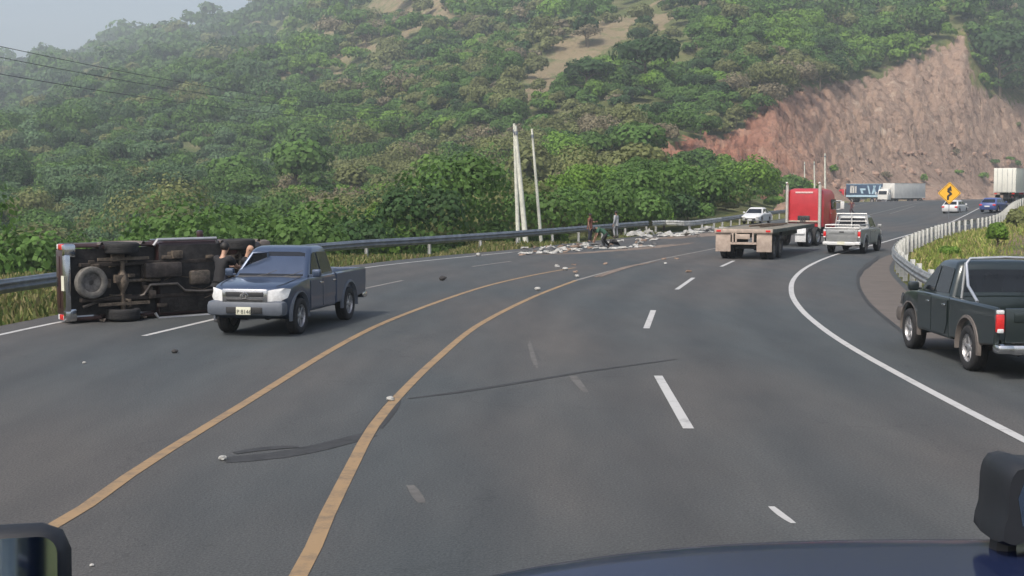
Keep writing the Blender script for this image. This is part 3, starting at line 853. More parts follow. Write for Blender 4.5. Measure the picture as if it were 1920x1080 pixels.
    ax = MB(); ax.tube([(fx, -.72, R), (fx, .72, R)], .045, 10); ax.ico((fx, .12, R), .11, 2); ax.build('axle', M_ax, root)
    if under:
        u = MB(); u.box((.2, 0, .43), (1.62, 1.60, .10), .02); u.box((-1.7, 0, .58), (2.1, 1.50, .05)); u.box((1.65, 0, .56), (1.3, .9, .22), .05)
        u.box((-.15, 0, .47), (1.4, .34, .14), .05); u.build('floor_pan', mat('dirty_underbody', (.022, .02, .02), .8, .1, .6, 4, .4), root)
        MB().box((-.55, -.22, .36), (.95, .36, .22), .06).build('fuel_tank', mat('tank_steel', (.06, .05, .045), .6, .3, .5, 6, .2), root)
        MB().box((.42, .0, .40), (.55, .34, .22), .06).build('gearbox', mat('cast_metal', (.13, .11, .09), .6, .4, .4, 9, .3), root)
        MB().tube([(rx + .15, 0, R + .02), (-.4, .02, .42), (.2, 0, .42)], .038, 10).build('drive_shaft', M_ax, root)
        MB().tube([(1.2, .30, .40), (.5, .34, .34), (0, .30, .32), (-.2, .12, .31), (-.9, .12, .31), (-1.05, .34, .32), (-1.2, .40, .50), (-1.9, .40, .50), (-2.5, .55, .40)], .032, 8).build('exhaust', mat('exhaust_pipe', (.17, .15, .13), .5, .6, .3, 6), root)
        ju = random.Random(4); gm = mat('grimy_fittings', (.10, .08, .062), .8, .2, .6, 7, .4)
        for q in range(26):
            x_ = ju.uniform(-2.5, 2.2); y_ = ju.uniform(-.7, .7)
            MB().box((x_, y_, ju.uniform(.33, .40)), (ju.uniform(.05, .3), ju.uniform(.04, .2), ju.uniform(.04, .12)), .01).build('bracket', gm, root)
        for q in range(9):
            x_ = ju.uniform(-2.3, 1.5); y_ = ju.uniform(-.6, .6); MB().tube([(x_, y_, .36), (x_ + ju.uniform(.2, .6), y_ + ju.uniform(-.1, .1), .35), (x_ + ju.uniform(.6, 1.2), y_ + ju.uniform(-.3, .3), .37)], .012, 5).build('brake_pipe', gm, root)
        for s in (1, -1):
            MB().box((rx, s * .52, .31), (1.25, .07, .035)).build('leaf_spring', M_ax, root)
            MB().tube([(rx + .1, s * .45, .34), (rx - .3, s * .30, .62)], .03, 8).build('shock_absorber', M_ax, root)
            MB().tube([(fx, s * .60, .30), (fx - .5, s * .3, .40)], .03, 8).build('control_arm', M_ax, root)
        sp = MB(); r = .37; wd = .22
        pr = [(r * .60, -wd * .40), (r * .66, -wd * .47), (r * .86, -wd * .5), (r * .96, -wd * .44), (r, -wd * .3), (r, wd * .3), (r * .96, wd * .44), (r * .86, wd * .5), (r * .66, wd * .47), (r * .60, wd * .40)]
        sp.lathe([(a, -b_) for a, b_ in pr], n=28, closed=True, axis='z'); so = sp.build('spare_wheel', mat('worn_tyre', (.12, .115, .105), .9, 0, .3, 9, .2), root); so.location = (-2.32, 0, .36)
        q = MB(); q.lathe([(r * .62, -.02), (r * .62, -.05), (r * .4, -.06), (r * .16, -.02), (r * .12, -.02)], n=22, axis='z'); q.build('rim', M_steelrim, so)
    if sidestep:
        for s in (1, -1):
            MB().tube([(.95, s * .80, .44), (.90, s * .93, .40), (-.65, s * .93, .40), (-.72, s * .80, .44)], .038, 8).build('side_step', sidestep, root)
    if rollbar:
        rb = MB()
        for s in (1, -1):
            rb.tube([(-1.65, s * .76, 1.17), (-1.15, s * .74, 1.40), (-.82, s * .66, 1.76), (-.78, s * .58, 1.85), (-.78, 0, 1.87)], .026, 9)
            rb.tube([(-.80, s * .72, 1.16), (-.79, s * .66, 1.78)], .022, 9)
        rb.build('roll_bar', mat('polished_steel', (.62, .63, .64), .28, .75, .08, 6), root)
    if rack:
        k = MB(); rm = rack
        for s in (1, -1):
            k.tube([(-.70, s * .80, 1.17), (-.72, s * .70, 1.83)], .03, 6); k.tube([(-2.66, s * .80, 1.17), (-2.66, s * .80, 1.36)], .025, 6)
            k.tube([(-.72, s * .80, 1.36), (-2.66, s * .80, 1.36)], .025, 6)
        k.tube([(-.72, -.72, 1.86), (-.72, .72, 1.86)], .035, 6); k.tube([(-.71, -.75, 1.5), (-.71, .75, 1.5)], .025, 6); k.tube([(-.72, 0, 1.2), (-.72, 0, 1.86)], .035, 6)
        k.tube([(-2.66, -.80, 1.36), (-2.66, .80, 1.36)], .03, 6); k.tube([(-2.7, -.80, 1.22), (-2.7, .80, 1.22)], .03, 6)
        k.build('cargo_rack', rm, root)
    if door_open:
        s = -1
        d = MB(); M = Matrix.Translation((1.0, s * .88, 0)) @ Matrix.Rotation(math.radians(-s * -62), 4, 'Z') 
        d.box((-.38, 0, .80), (.76, .07, .62), .02, M)
        d.tube([M @ Vector(p) for p in ((-.02, 0, 1.10), (-.42, .0, 1.66), (-.74, 0, 1.68), (-.76, 0, 1.10))], .03, 6)
        do = d.build('door', paint, root)
        q = MB(); q.poly([M @ Vector(p) for p in ((-.05, 0, 1.12), (-.43, 0, 1.64), (-.73, 0, 1.66), (-.74, 0, 1.12))]); q.build('window', M_glass, do, flat=True)
    return root

def text(name, s, size, m, parent, loc, rot, ext=.002):
    cu = bpy.data.curves.new(name, 'FONT'); cu.body = s; cu.size = size; cu.extrude = ext
    o = bpy.data.objects.new(name, cu); C.objects.link(o)
    dg = bpy.context.evaluated_depsgraph_get(); dg.update()
    me = bpy.data.meshes.new_from_object(o.evaluated_get(dg)); bpy.data.objects.remove(o)
    o = bpy.data.objects.new(name, me); C.objects.link(o); me.materials.clear(); me.materials.append(m)
    o.parent = parent; o.location = loc; o.rotation_euler = rot
    return o

def sedan(name, label, paint, loc, rz, hatch=False, cat='car'):
    root = empty(name, loc, rz, label, cat)
    W = .86; R = .31; fx, rx = 1.28, -1.30
    b = MB()
    ol = [(-.93, .24), (.90, .24)] + arc(fx, R, .375, 188, -8, 10) + [(2.0, .27), (2.13, .38), (2.16, .55), (2.08, .68), (1.8, .78), (1.1, .88), (.7, .92), (-.9, .94), (-1.9, .95), (-2.12, .90), (-2.2, .70), (-2.2, .45), (-2.1, .28)] + arc(rx, R, .375, 188, -8, 10)[::1]
    ol = ol[:-11] + [(-1.70, .27)] + arc(rx, R, .375, 188, -8, 10)
    pillow(b, ol, W, nose=(1.2, 2.16), tail=(-1.4, -2.2), curve=.22).build('body', paint, root, smoothang=34)
    g = MB(); xb0, xb1 = (-1.95, -1.45) if hatch else (-1.55, -.85)
    loft(g, [ring(1.05, xb0, .79, .90, .12), ring(.35, xb1, .63, 1.34, .14), ring(.15, xb1 + .15, .55, 1.42, .16), ring(-.1, xb1 + .4, .35, 1.445, .14)]).build('cabin', paint, root, smoothang=40)
    SG = ((.90, .79), (1.34, .63))
    for s in (1, -1):
        MB().poly(side_pts(SG, [(-.25, .97), (.82, .97), (.36, 1.29), (-.25, 1.31)], s, .012)).build('side_window', M_glass, root, flat=True)
        MB().poly(side_pts(SG, [(xb0 + .35, .97), (-.31, .97), (-.31, 1.31), (xb1 + .12, 1.29)], s, .012)).build('side_window', M_glass, root, flat=True)
        for (x, y) in ((fx, s * .74), (rx, s * .74)): wheel(root, x, y, R, .2, M_rim, 5, s)
        MB().box((2.02, s * .62, .64), (.16, .34, .15), .05).build('headlight', M_clear, root)
        MB().box((-2.12, s * .66, .74), (.12, .30, .16), .04).build('tail_light', M_redlamp, root)
        MB().box((.72, s * .93, 1.0), (.12, .18, .13), .04).build('mirror', paint, root)
    f = lambda y, z, o=.010: (1.05 + (.35 - 1.05) * (z - .90) / .44 + o, y, z)
    MB().poly([f(-.70, .94), f(.70, .94), f(.55, 1.31), f(-.55, 1.31)]).build('windscreen', M_glass, root, flat=True)
    f2 = lambda y, z: (xb0 + (xb1 - xb0) * (z - .90) / .44 - .010, y, z)
    MB().poly([f2(.66, .98), f2(-.66, .98), f2(-.54, 1.30), f2(.54, 1.30)]).build('rear_window', M_glass, root, flat=True)
    MB().box((2.12, 0, .44), (.08, .9, .16), .03).build('grille', M_black, root)
    MB().box((-2.215, 0, .60), (.02, .5, .12), .004).build('number_plate', M_clear, root)
    MB().box((2.175, 0, .38), (.02, .4, .1), .004).build('number_plate', M_clear, root)
    return root

M_red = mat('truck_red_paint', (.42, .025, .035), .35, 0, .10, 2.5, coat=.4)
M_dirtbeige = mat('dusty_beige_steel', (.37, .30, .25), .8, 0, .18, 4)

def tractor_unit(name, label, paint, loc, rz, stripe=False, simple=False, sleeper=.9, hood=True):
    """bonneted road tractor; origin on the ground under the drive axles, +x forward"""
    root = empty(name, loc, rz, label, 'truck')
    L0 = 1.5                     # back of cab
    LC = L0 + 1.3 + sleeper
    b = MB()
    rr = [ring(LC, L0, 1.06, 1.0, .14), ring(LC, L0, 1.08, 1.9, .14), ring(LC - .25, L0, 1.06, 2.75, .18), ring(LC - .5, L0 + .04, .98, 2.98, .22), ring(LC - .8, L0 + .2, .70, 3.08, .25)]
    loft(b, rr).build('cab', paint, root, smoothang=40)
    if hood:
        h = MB(); loft(h, [ring(LC + 1.55, LC - .1, .74, .85, .16), ring(LC + 1.58, LC - .1, .72, 1.35, .16), ring(LC + 1.45, LC - .1, .62, 1.72, .18), ring(LC + 1.1, LC - .1, .45, 1.84, .18)]).build('bonnet', paint, root)
        MB().box((LC + 1.62, 0, 1.2), (.06, .9, .9), .03).build('grille', M_chrome, root)
    MB().box((LC + (1.75 if hood else .1), 0, .65), (.2, 2.2, .34), .06).build('front_bumper', M_chrome, root)
    f = lambda y, z: (LC + .012 - .25 * max(0, (z - 1.9)) / .85, y, z)
    MB().poly([f(-.9, 1.95), f(.9, 1.95), f(.82, 2.65), f(-.82, 2.65)]).build('windscreen', M_glass, root, flat=True)
    for s in (1, -1):
        d = MB(); d.box((LC - .62, s * 1.09, 1.65), (.95, .02, 1.3), .008); do = d.build('door', paint, root)
        MB().box((LC - .62, s * 1.105, 2.2), (.78, .012, .55), .004).build('window', M_glass, do)
        MB().box((LC - .98, s * 1.115, 1.7), (.14, .03, .04), .01).build('handle', M_chrome, do)
        MB().tube([(LC - .9, s * .85, .70), (LC - .9 - .0, s * .85, .70), (LC - 2.0, s * .85, .70)], .30, 16).build('fuel_tank', M_chrome, root)
        st = MB(); st.tube([(L0 - .12, s * .93, .9), (L0 - .12, s * .93, 3.25)], .085, 12); st.tube([(L0 - .12, s * .93, 3.2), (L0 - .12, s * .93, 3.3), (L0 - .22, s * .93, 3.4)], .06, 10)
        st.build('exhaust_stack', mat('pale_chrome', (.66, .64, .58), .35, .5, .1, 4), root)
        m = MB(); m.box((LC - .05, s * 1.42, 2.15), (.10, .22, .42), .03); m.tube([(LC - .1, s * 1.08, 2.4), (LC - .05, s * 1.4, 2.38)], .02, 6); m.tube([(LC - .1, s * 1.08, 1.9), (LC - .05, s * 1.4, 1.95)], .02, 6)
        m.build('mirror', M_clear, root)
        if hood:
            fn = MB(); vs = []; fs = []; n = 12
            for i in range(n + 1):
                th = math.radians(-10 + 195 * i / n)
                for r_, y in ((.60, 1.14), (.66, 1.10), (.70, .98), (.70, .62)): vs.append((LC + .85 + r_ * math.cos(th), s * y, .52 + r_ * math.sin(th)))
            for i in range(n):
                for k in range(3): fs.append((i * 4 + k, i * 4 + k + 1, (i + 1) * 4 + k + 1, (i + 1) * 4 + k))
            fn.add(vs, fs).build('fender', paint, root)
            MB().box((LC + 1.45, s * .86, 1.1), (.12, .26, .2), .05).build('headlight', M_clear, root)
        wheel(root, LC + (.85 if hood else -.6), s * .98, .50, .28, M_rim, 0, s)
        for x in (-.65, .65): 
            wheel(root, x, s * 1.02, .50, .27, M_rim, 0, s); wheel(root, x, s * .70, .50, .27, M_steelrim, 0, s)
        MB().box((-1.28, s * .86, .62), (.02, .60, .72), .004).build('mudflap', M_clear if not simple else M_black, root)
        MB().box((L0 + .55, s * 1.0, .55), (.8, .3, .12), .03).build('step', M_chrome, root)
    c = MB()
    for s in (1, -1): c.box((LC / 2 - .2, s * .42, .92), (LC + 2.6, .09, .26), .01)
    for x in (-1.2, -.3, .6, 1.2): c.box((x, 0, .9), (.1, .8, .2))
    c.build('chassis', mat('frame_grey', (.06, .06, .058), .7, .2, .4, 6), root)
    fw = MB(); fw.lathe([(.48, 1.10), (.48, 1.17), (.1, 1.18)], (0, 0, 0), 18, 'z'); fw.box((0, 0, 1.06), (.7, .8, .08)); fw.build('coupling_plate', M_black, root)
    if not simple:
        hs = MB()
        for k in range(3): hs.tube([(L0 - .02, -.12 + k * .12, 1.55), (L0 - .3, -.1 + k * .1, 1.2), (L0 - .7, -.05 + k * .05, 1.15), (L0 - 1.0, 0, 1.25)], .025, 6)
        hs.box((L0 - .03, 0, 1.42), (.08, .7, .34), .05); hs.build('air_hoses', M_black, root)
        # maker's lettering strip: illegible pale band high on the rear wall
        MB().box((L0 - .005, .0, 2.86), (.02, 1.0, .09), .004).build('pale_band', mat('pale_decal', (.62, .45, .43), .5, 0, .15, 12), root)
        rb = MB(); rb.box((L0 - .05, 0, 1.28), (.10, 2.0, .10), .02); rb.build('rear_sill', M_dirtbeige, root)
        bb = MB(); bb.box((-1.34, 0, .72), (.05, 2.2, .10), .01)
        bb.build('tail_beam', M_clear, root)
        for s in (1, -1): MB().box((-1.36, s * .3, .95), (.05, .16, .1), .02).build('tail_light', M_redlamp, root)
    return root

def flatbed(name, label, loc, rz, L=9.0):
    """origin on ground under the rear end, +x forward"""
    root = empty(name, loc, rz, label, 'trailer')
    M_deck = mat('dusty_deck_planks', (.17, .155, .125), .9, 0, .35, 3, .4, coords='Object')
    d = MB()
    for i in range(9): d.box((L / 2 - .2 + .04, -1.12 + i * .28, 1.30), (L - .1, .262, .05), .006)
    d.build('deck', M_deck, root)
    f = MB()
    for s in (1, -1):
        f.box((L / 2 - .2, s * 1.24, 1.24), (L, .06, .16), .01); f.box((L / 2 - .4, s * .45, 1.02), (L - .8, .12, .36), .01)
    for i in range(int(L / .7)): f.box((.3 + i * .7, 0, 1.20), (.06, 2.42, .10))
    f.build('frame', mat('frame_green_grey', (.075, .085, .07), .8, .1, .3, 5), root)
    r = MB(); r.box((-.24, 0, 1.24), (.10, 2.54, .17), .015); r.box((-.22, 0, .70), (.08, 1.15, .10), .01)
    for y in (-.42, .32, .46): r.box((-.24, y, .97), (.08, .07, .46))
    r.build('rear_beam', M_dirtbeige, root)
    MB().box((-.27, .02, 1.0), (.03, .62, .22), .01).build('number_board', M_dirtbeige, root)
    for s in (1, -1):
        m = MB(); m.box((-.20, s * .90, .76), (.02, .66, .84), .004); m.build('mudflap', M_dirtbeige, root)
        for x in (.75, 2.05):
            wheel(root, x, s * 1.03, .50, .27, M_steelrim, 0, s); wheel(root, x, s * .71, .50, .27, M_steelrim, 0, s)
        l = MB(); l.box((-.29, s * 1.08, 1.24), (.03, .2, .09), .01); l.build('tail_light', M_redlamp, root)
        MB().box((4.9, s * .6, .62), (.12, .12, .9), .01).build('landing_leg', M_black, root)
    a = MB(); 
    for x in (.75, 2.05): a.tube([(x, -.95, .5), (x, .95, .5)], .07, 8)
    a.box((1.4, .42, .72), (1.9, .1, .16)); a.box((1.4, -.42, .72), (1.9, .1, .16)); a.build('axle', M_black, root)
    s = MB()
    s.tube([(3.2, .5, 1.36), (5.5, .1, 1.38), (8.3, -.2, 1.36)], .05, 6); s.tube([(2.2, -.2, 1.36), (6.0, -.5, 1.38)], .04, 6)
    s.build('chain', mat('rusty_chain', (.13, .09, .06), .8, .3, .4, 10), root)
    return root

def box_trailer(name, label, loc, rz, L, side, m_box, H=2.75, floor=1.25, cat='trailer', band=None, marks=None):
    root = empty(name, loc, rz, label, cat)
    b = MB(); b.box((L / 2, 0, floor + H / 2), (L, 2.55, H), .04); b.build('box', m_box, root)
    rl = MB()
    for s in (1, -1):
        rl.box((L / 2, s * 1.285, floor + .06), (L - .05, .03, .14)); rl.box((L / 2, s * 1.285, floor + H - .05), (L - .05, .03, .10))
    rl.build('side_rail', side, root)
    dr = MB(); 
    for s in (1, -1): dr.box((-.02, s * .62, floor + H / 2), (.04, 1.20, H - .12), .01)
    do = dr.build('rear_doors', m_box, root)
    k = MB()
    for y in (-.85, -.3, .3, .85): k.tube([(-.06, y, floor + .1), (-.06, y, floor + H - .1)], .018, 6)
    k.build('lock_rod', M_galv, do)
    f = MB()
    for s in (1, -1): f.box((L / 2, s * .45, floor - .15), (L - .3, .12, .28))
    f.box((-.02, 0, .6), (.08, 2.3, .12)); f.box((-.02, .5, .9), (.06, .08, .6)); f.box((-.02, -.5, .9), (.06, .08, .6)); f.build('chassis', M_black, root)
    for s in (1, -1):
        for x in (1.1, 2.4): wheel(root, x, s * 1.05, .5, .3, M_rim, 0, s)
        MB().box((-.07, s * 1.0, floor - .12), (.03, .3, .12)).build('tail_light', M_redlamp, root)
    if band: MB().box((L / 2, -1.283, floor + .28), (L - .1, .03, .30)).add([], []).build('side_band', band, root)
    return root

def person(name, label, J, shirt, trousers, skin, hair, loc, rz=0, sleeves='short', scale=1.0, bald=False, group=None):
    """J: joint positions in metres for a figure facing +x"""
    root = empty(name, loc, rz, label, 'person', group); root.scale = (scale,) * 3
    def skinmesh(nm, edges_r, m, rootv, sub=2):
        me = bpy.data.meshes.new(nm); keys = []; idx = {}
        vs = []; es = []; rr = []
        for (a, b) in edges_r:
            for q in (a, b):
                if q[0] not in idx: idx[q[0]] = len(vs); vs.append(q[1]); rr.append(q[2])
            es.append((idx[a[0]], idx[b[0]]))
        me.from_pydata([tuple(v) for v in vs], es, [])
        me.materials.append(m)
        o = bpy.data.objects.new(nm, me); C.objects.link(o); o.parent = root
        md = o.modifiers.new('skin', 'SKIN'); md.use_smooth_shade = True; md.branch_smoothing = .6
        if not me.skin_vertices: pass
        bpy.context.view_layer.update()
        sv = me.skin_vertices[0].data
        for i, r_ in enumerate(rr):
            sv[i].radius = r_ if isinstance(r_, tuple) else (r_, r_); sv[i].use_root = (i == idx[rootv])
        ms = o.modifiers.new('sub', 'SUBSURF'); ms.levels = sub; ms.render_levels = sub
        return o
    j = {k: Vector(v) for k, v in J.items()}
    mid = lambda a, b, t=.5: j[a].lerp(j[b], t)
    n = lambda k, r, p=None: (k, p if p is not None else j[k], r)
    E = [(n('pelvis', (.12, .09)), n('waist', (.11, .085), mid('pelvis', 'chest'))), (n('waist', (.11, .085), mid('pelvis', 'chest')), n('chest', (.12, .09))),
         (n('chest', (.12, .09)), n('neck', (.050, .052))), (n('neck', (.050, .052)), n('jaw', (.066, .082), mid('neck', 'head', .62))), (n('jaw', (.066, .082), mid('neck', 'head', .62)), n('head', (.078, .095))),
         (n('head', (.078, .095)), n('crown', (.058, .07), j['head'] + (j['head'] - j['neck']).normalized() * .09))]
    hd = (j['head'] - j['neck']).normalized()
    for s in 'LR':
        E += [(n('chest', 0), n('sho' + s, .052)), (n('sho' + s, .052), n('elb' + s, .042)), (n('elb' + s, .042), n('wri' + s, .028)),
              (n('pelvis', 0), n('hip' + s, .092)), (n('hip' + s, .092), n('kne' + s, .062)), (n('kne' + s, .062), n('calf' + s, .058, mid('kne' + s, 'ank' + s, .3))), (n('calf' + s, .058, mid('kne' + s, 'ank' + s, .3)), n('ank' + s, .038)),
              (n('ank' + s, .038), n('toe' + s, .035))]
        d = (j['wri' + s] - j['elb' + s]).normalized(); si = Vector((0, 1, 0)).cross(d); si = si.normalized() if si.length > .2 else Vector((1, 0, 0))
        pw = j['wri' + s] + d * .07
        E.append((n('wri' + s, .028), n('palm' + s, (.034, .018), pw)))
        for k in range(4):
            l = (.075, .085, .08, .062)[k]; o_ = si * (.027 - .018 * k)
            a = pw + o_ + d * .03; b = a + d * l * .5 + Vector((0, 0, -.006)); c_ = b + (d + Vector((0, 0, -.5))).normalized() * l * .5
            E += [(n('palm' + s, (.034, .018), pw), n(f'fa{k}{s}', .0095, a)), (n(f'fa{k}{s}', .0095, a), n(f'fb{k}{s}', .0085, b)), (n(f'fb{k}{s}', .0085, b), n(f'fc{k}{s}', .0075, c_))]
        ta = j['wri' + s] + d * .03 + si * .03; tb = ta + (d + si * .8).normalized() * .05
        E += [(n('wri' + s, .028), n('ta' + s, .012, ta)), (n('ta' + s, .012, ta), n('tb' + s, .009, tb))]
    fix = {}
    for a, b in E:
        for q in (a, b):
            if q[2] != 0: fix[q[0]] = q
    E = [(fix[a[0]], fix[b[0]]) for a, b in E]
    skinmesh('body', E, skin, 'pelvis')
    # nose and ears as a small mesh of the head; eyes
    fwd = (j['face'] - j['head']).normalized() if 'face' in j else Vector((1, 0, 0))
    lat = hd.cross(fwd).normalized()
    nf = MB(); nf.ico(tuple(j['head'] + fwd * .085 - hd * .02), .016, 1, (1, .8, 1.4)); 
    for s in (1, -1): nf.ico(tuple(j['head'] + lat * .082 * s - hd * .01), .024, 1, (.7, .5, 1.2))
    nf.build('face', skin, root)
    ey = MB()
    for s in (1, -1): ey.ico(tuple(j['head'] + fwd * .074 + lat * .030 * s + hd * .012), .010, 1)
    ey.ico(tuple(j['head'] + fwd * .075 - hd * .062), .016, 1, (.6, 1.2, .3)); ey.build('eyes_and_mouth', mat('dark_features', (.05, .03, .03), .6), root)
    if not bald:
        h = MB(); h.ico(tuple(j['head'] + hd * .025 - fwd * .032), .112, 2, (1, .9, .95), .04)
        h.build('hair', hair, root)
    # clothes
    T = [(n('tail', (.165, .14), j['pelvis'] + Vector((0, 0, -.05))), n('pelvis', (.175, .15))), (n('pelvis', (.175, .15)), n('waist', (.165, .145), mid('pelvis', 'chest'))), (n('waist', (.165, .145), mid('pelvis', 'chest')), n('chest', (.19, .16))), (n('chest', (.19, .16)), n('collar', (.095, .09), mid('chest', 'neck', .97)))]
    for s in 'LR':
        e = mid('sho' + s, 'elb' + s, .75) if sleeves == 'short' else j['elb' + s]
        T += [(n('chest', (.19, .16)), n('yoke' + s, (.10, .10), mid('chest', 'sho' + s, .62))), (n('yoke' + s, (.10, .10), mid('chest', 'sho' + s, .62)), n('sho' + s, .092)),  (n('sho' + s, .092), n('slv' + s, .066, e))]
        if sleeves != 'short': T += [(n('slv' + s, .066, e), n('cuf' + s, .040, mid('elb' + s, 'wri' + s, .92)))]
    skinmesh('shirt', T, shirt, 'pelvis')
    L = [(n('belt', (.15, .13), mid('pelvis', 'chest', .6)), n('pelvis', (.17, .135)))]
    for s in 'LR':
        L += [(n('pelvis', (.17, .135)), n('hip' + s, .108)), (n('hip' + s, .108), n('kne' + s, .078)), (n('kne' + s, .078), n('hem' + s, .062, mid('kne' + s, 'ank' + s, .93)))]
    skinmesh('trousers', L, trousers, 'pelvis')
    for s in 'LR':
        sh = MB(); a = j['ank' + s]; t_ = j['toe' + s]
        sh.tube([a + Vector((0, 0, .03)), a + (a - t_) * .25 + Vector((0, 0, -.045)), (a + t_) / 2 + Vector((0, 0, -.02)), t_ + (t_ - a) * .15], [.05, .05, .052, .035], 8)
        sh.build('shoe', M_black, root)
    return root

STAND = dict(pelvis=(0, 0, .95), chest=(0, 0, 1.30), neck=(0, 0, 1.50), head=(.03, 0, 1.615), shoL=(0, .19, 1.42), shoR=(0, -.19, 1.42),
             elbL=(-.02, .26, 1.13), elbR=(-.02, -.26, 1.13), wriL=(.06, .28, .88), wriR=(.06, -.28, .88), hipL=(0, .10, .90), hipR=(0, -.10, .90),
             kneL=(.03, .11, .50), kneR=(.0, -.12, .50), ankL=(0, .12, .08), ankR=(-.04, -.13, .08), toeL=(.16, .13, .035), toeR=(.12, -.15, .035))
def pose(**k): d = dict(STAND); d.update(k); return d

M_skin = mat('skin', (.42, .25, .17), .55, 0, .06, 12)
M_skind = mat('tanned_skin', (.25, .14, .09), .55, 0, .06, 12)
M_hair = mat('black_hair', (.012, .010, .009), .6, 0, .3, 40)
# ------------------------------------------------------------------ vegetation
def leaves(cx, cy, cz, rx, rz, n, size, cols, rs, lobes=5):
    """leaf-clump quads of one crown -> V (4n,3), colours (n,3)"""
    L = rs.normal(0, 1, (lobes, 3)); L /= np.linalg.norm(L, axis=1)[:, None]
    L[:, 2] = np.abs(L[:, 2]) * .8 - .15
    L *= rs.uniform(.35, .62, (lobes, 1))
    lr = rs.uniform(.36, .60, lobes)
    tone = rs.uniform(.80, 1.24, lobes)
    k = rs.randint(0, lobes, n)
    d = rs.normal(0, 1, (n, 3)); d /= np.linalg.norm(d, axis=1)[:, None]
    d[:, 2] = np.where(d[:, 2] < -.35, -d[:, 2], d[:, 2])
    p = L[k] + d * lr[k][:, None] * rs.uniform(.72, 1.08, (n, 1))
    P = p * np.array([rx, rx, rz]) + np.array([cx, cy, cz])
    nn = d + rs.normal(0, .32, (n, 3)); nn /= np.linalg.norm(nn, axis=1)[:, None]
    a = np.cross(nn, rs.normal(0, 1, (n, 3))); a /= np.linalg.norm(a, axis=1)[:, None]
    b = np.cross(nn, a)
    s = size * rs.uniform(.6, 1.4, (n, 1))
    V = np.stack([P - a * s - b * s * .35, P + a * s * .25 - b * s, P + a * s + b * s * .3, P - a * s * .2 + b * s * .95], 1).reshape(-1, 3)
    base = np.array(cols) * tone[k][:, None] * rs.uniform(.86, 1.18, (n, 1))
    return V, base

SPEC = dict(bright=(.125, .225, .034), mid=(.080, .155, .034), dark=(.040, .085, .026), olive=(.155, .175, .065), dry=(.20, .175, .11), blue=(.085, .15, .065))  # blue is a leaf green with distant haze mixed into its colour
def trunk_mesh(mb, h, r, rx, rs, lean=.1):
    top = Vector((rs.uniform(-lean, lean) * h, rs.uniform(-lean, lean) * h, h))
    mb.tube([(0, 0, -.6), (top.x * .3, top.y * .3, h * .35), (top.x * .7, top.y * .7, h * .7), tuple(top)], [r * 1.3, r, r * .75, r * .35], 8)
    for q in range(6):
        t = rs.uniform(.35, .85); a = rs.uniform(0, 6.28); s = top * t; s.z = h * t
        e = s + Vector((math.cos(a) * rx * .6, math.sin(a) * rx * .6, h * .25 * rs.uniform(.5, 1.3)))
        mb.tube([tuple(s), tuple(s.lerp(e, .5) + Vector((0, 0, .1 * h * .3))), tuple(e)], [r * .5, r * .32, r * .12], 6)

def tree_proto(name, label, group, R, H, col, n, size, seed, cat='tree', trunk_h=.45, loc=(0, 0, 0)):
    rs = np.random.RandomState(seed); rp = random.Random(seed)
    root = empty(name, loc, 0, label, cat, group)
    low = cat == 'bush'
    V, c = leaves(0, 0, H * (.42 if low else .60), R, H * (.62 if low else .44), n, size, col, rs, lobes=rs.randint(6, 10))
    F = np.arange(len(V)).reshape(-1, 4)
    o = npmesh('crown', V, F, M_leaf, c); o.parent = root
    mb = MB(); trunk_mesh(mb, H * (.35 if low else .62), max(.05, H * .022), R, rp); mb.build('trunk', M_bark, root)
    return root

def terr_at(x, y):
    z = GZ(x, y); return z

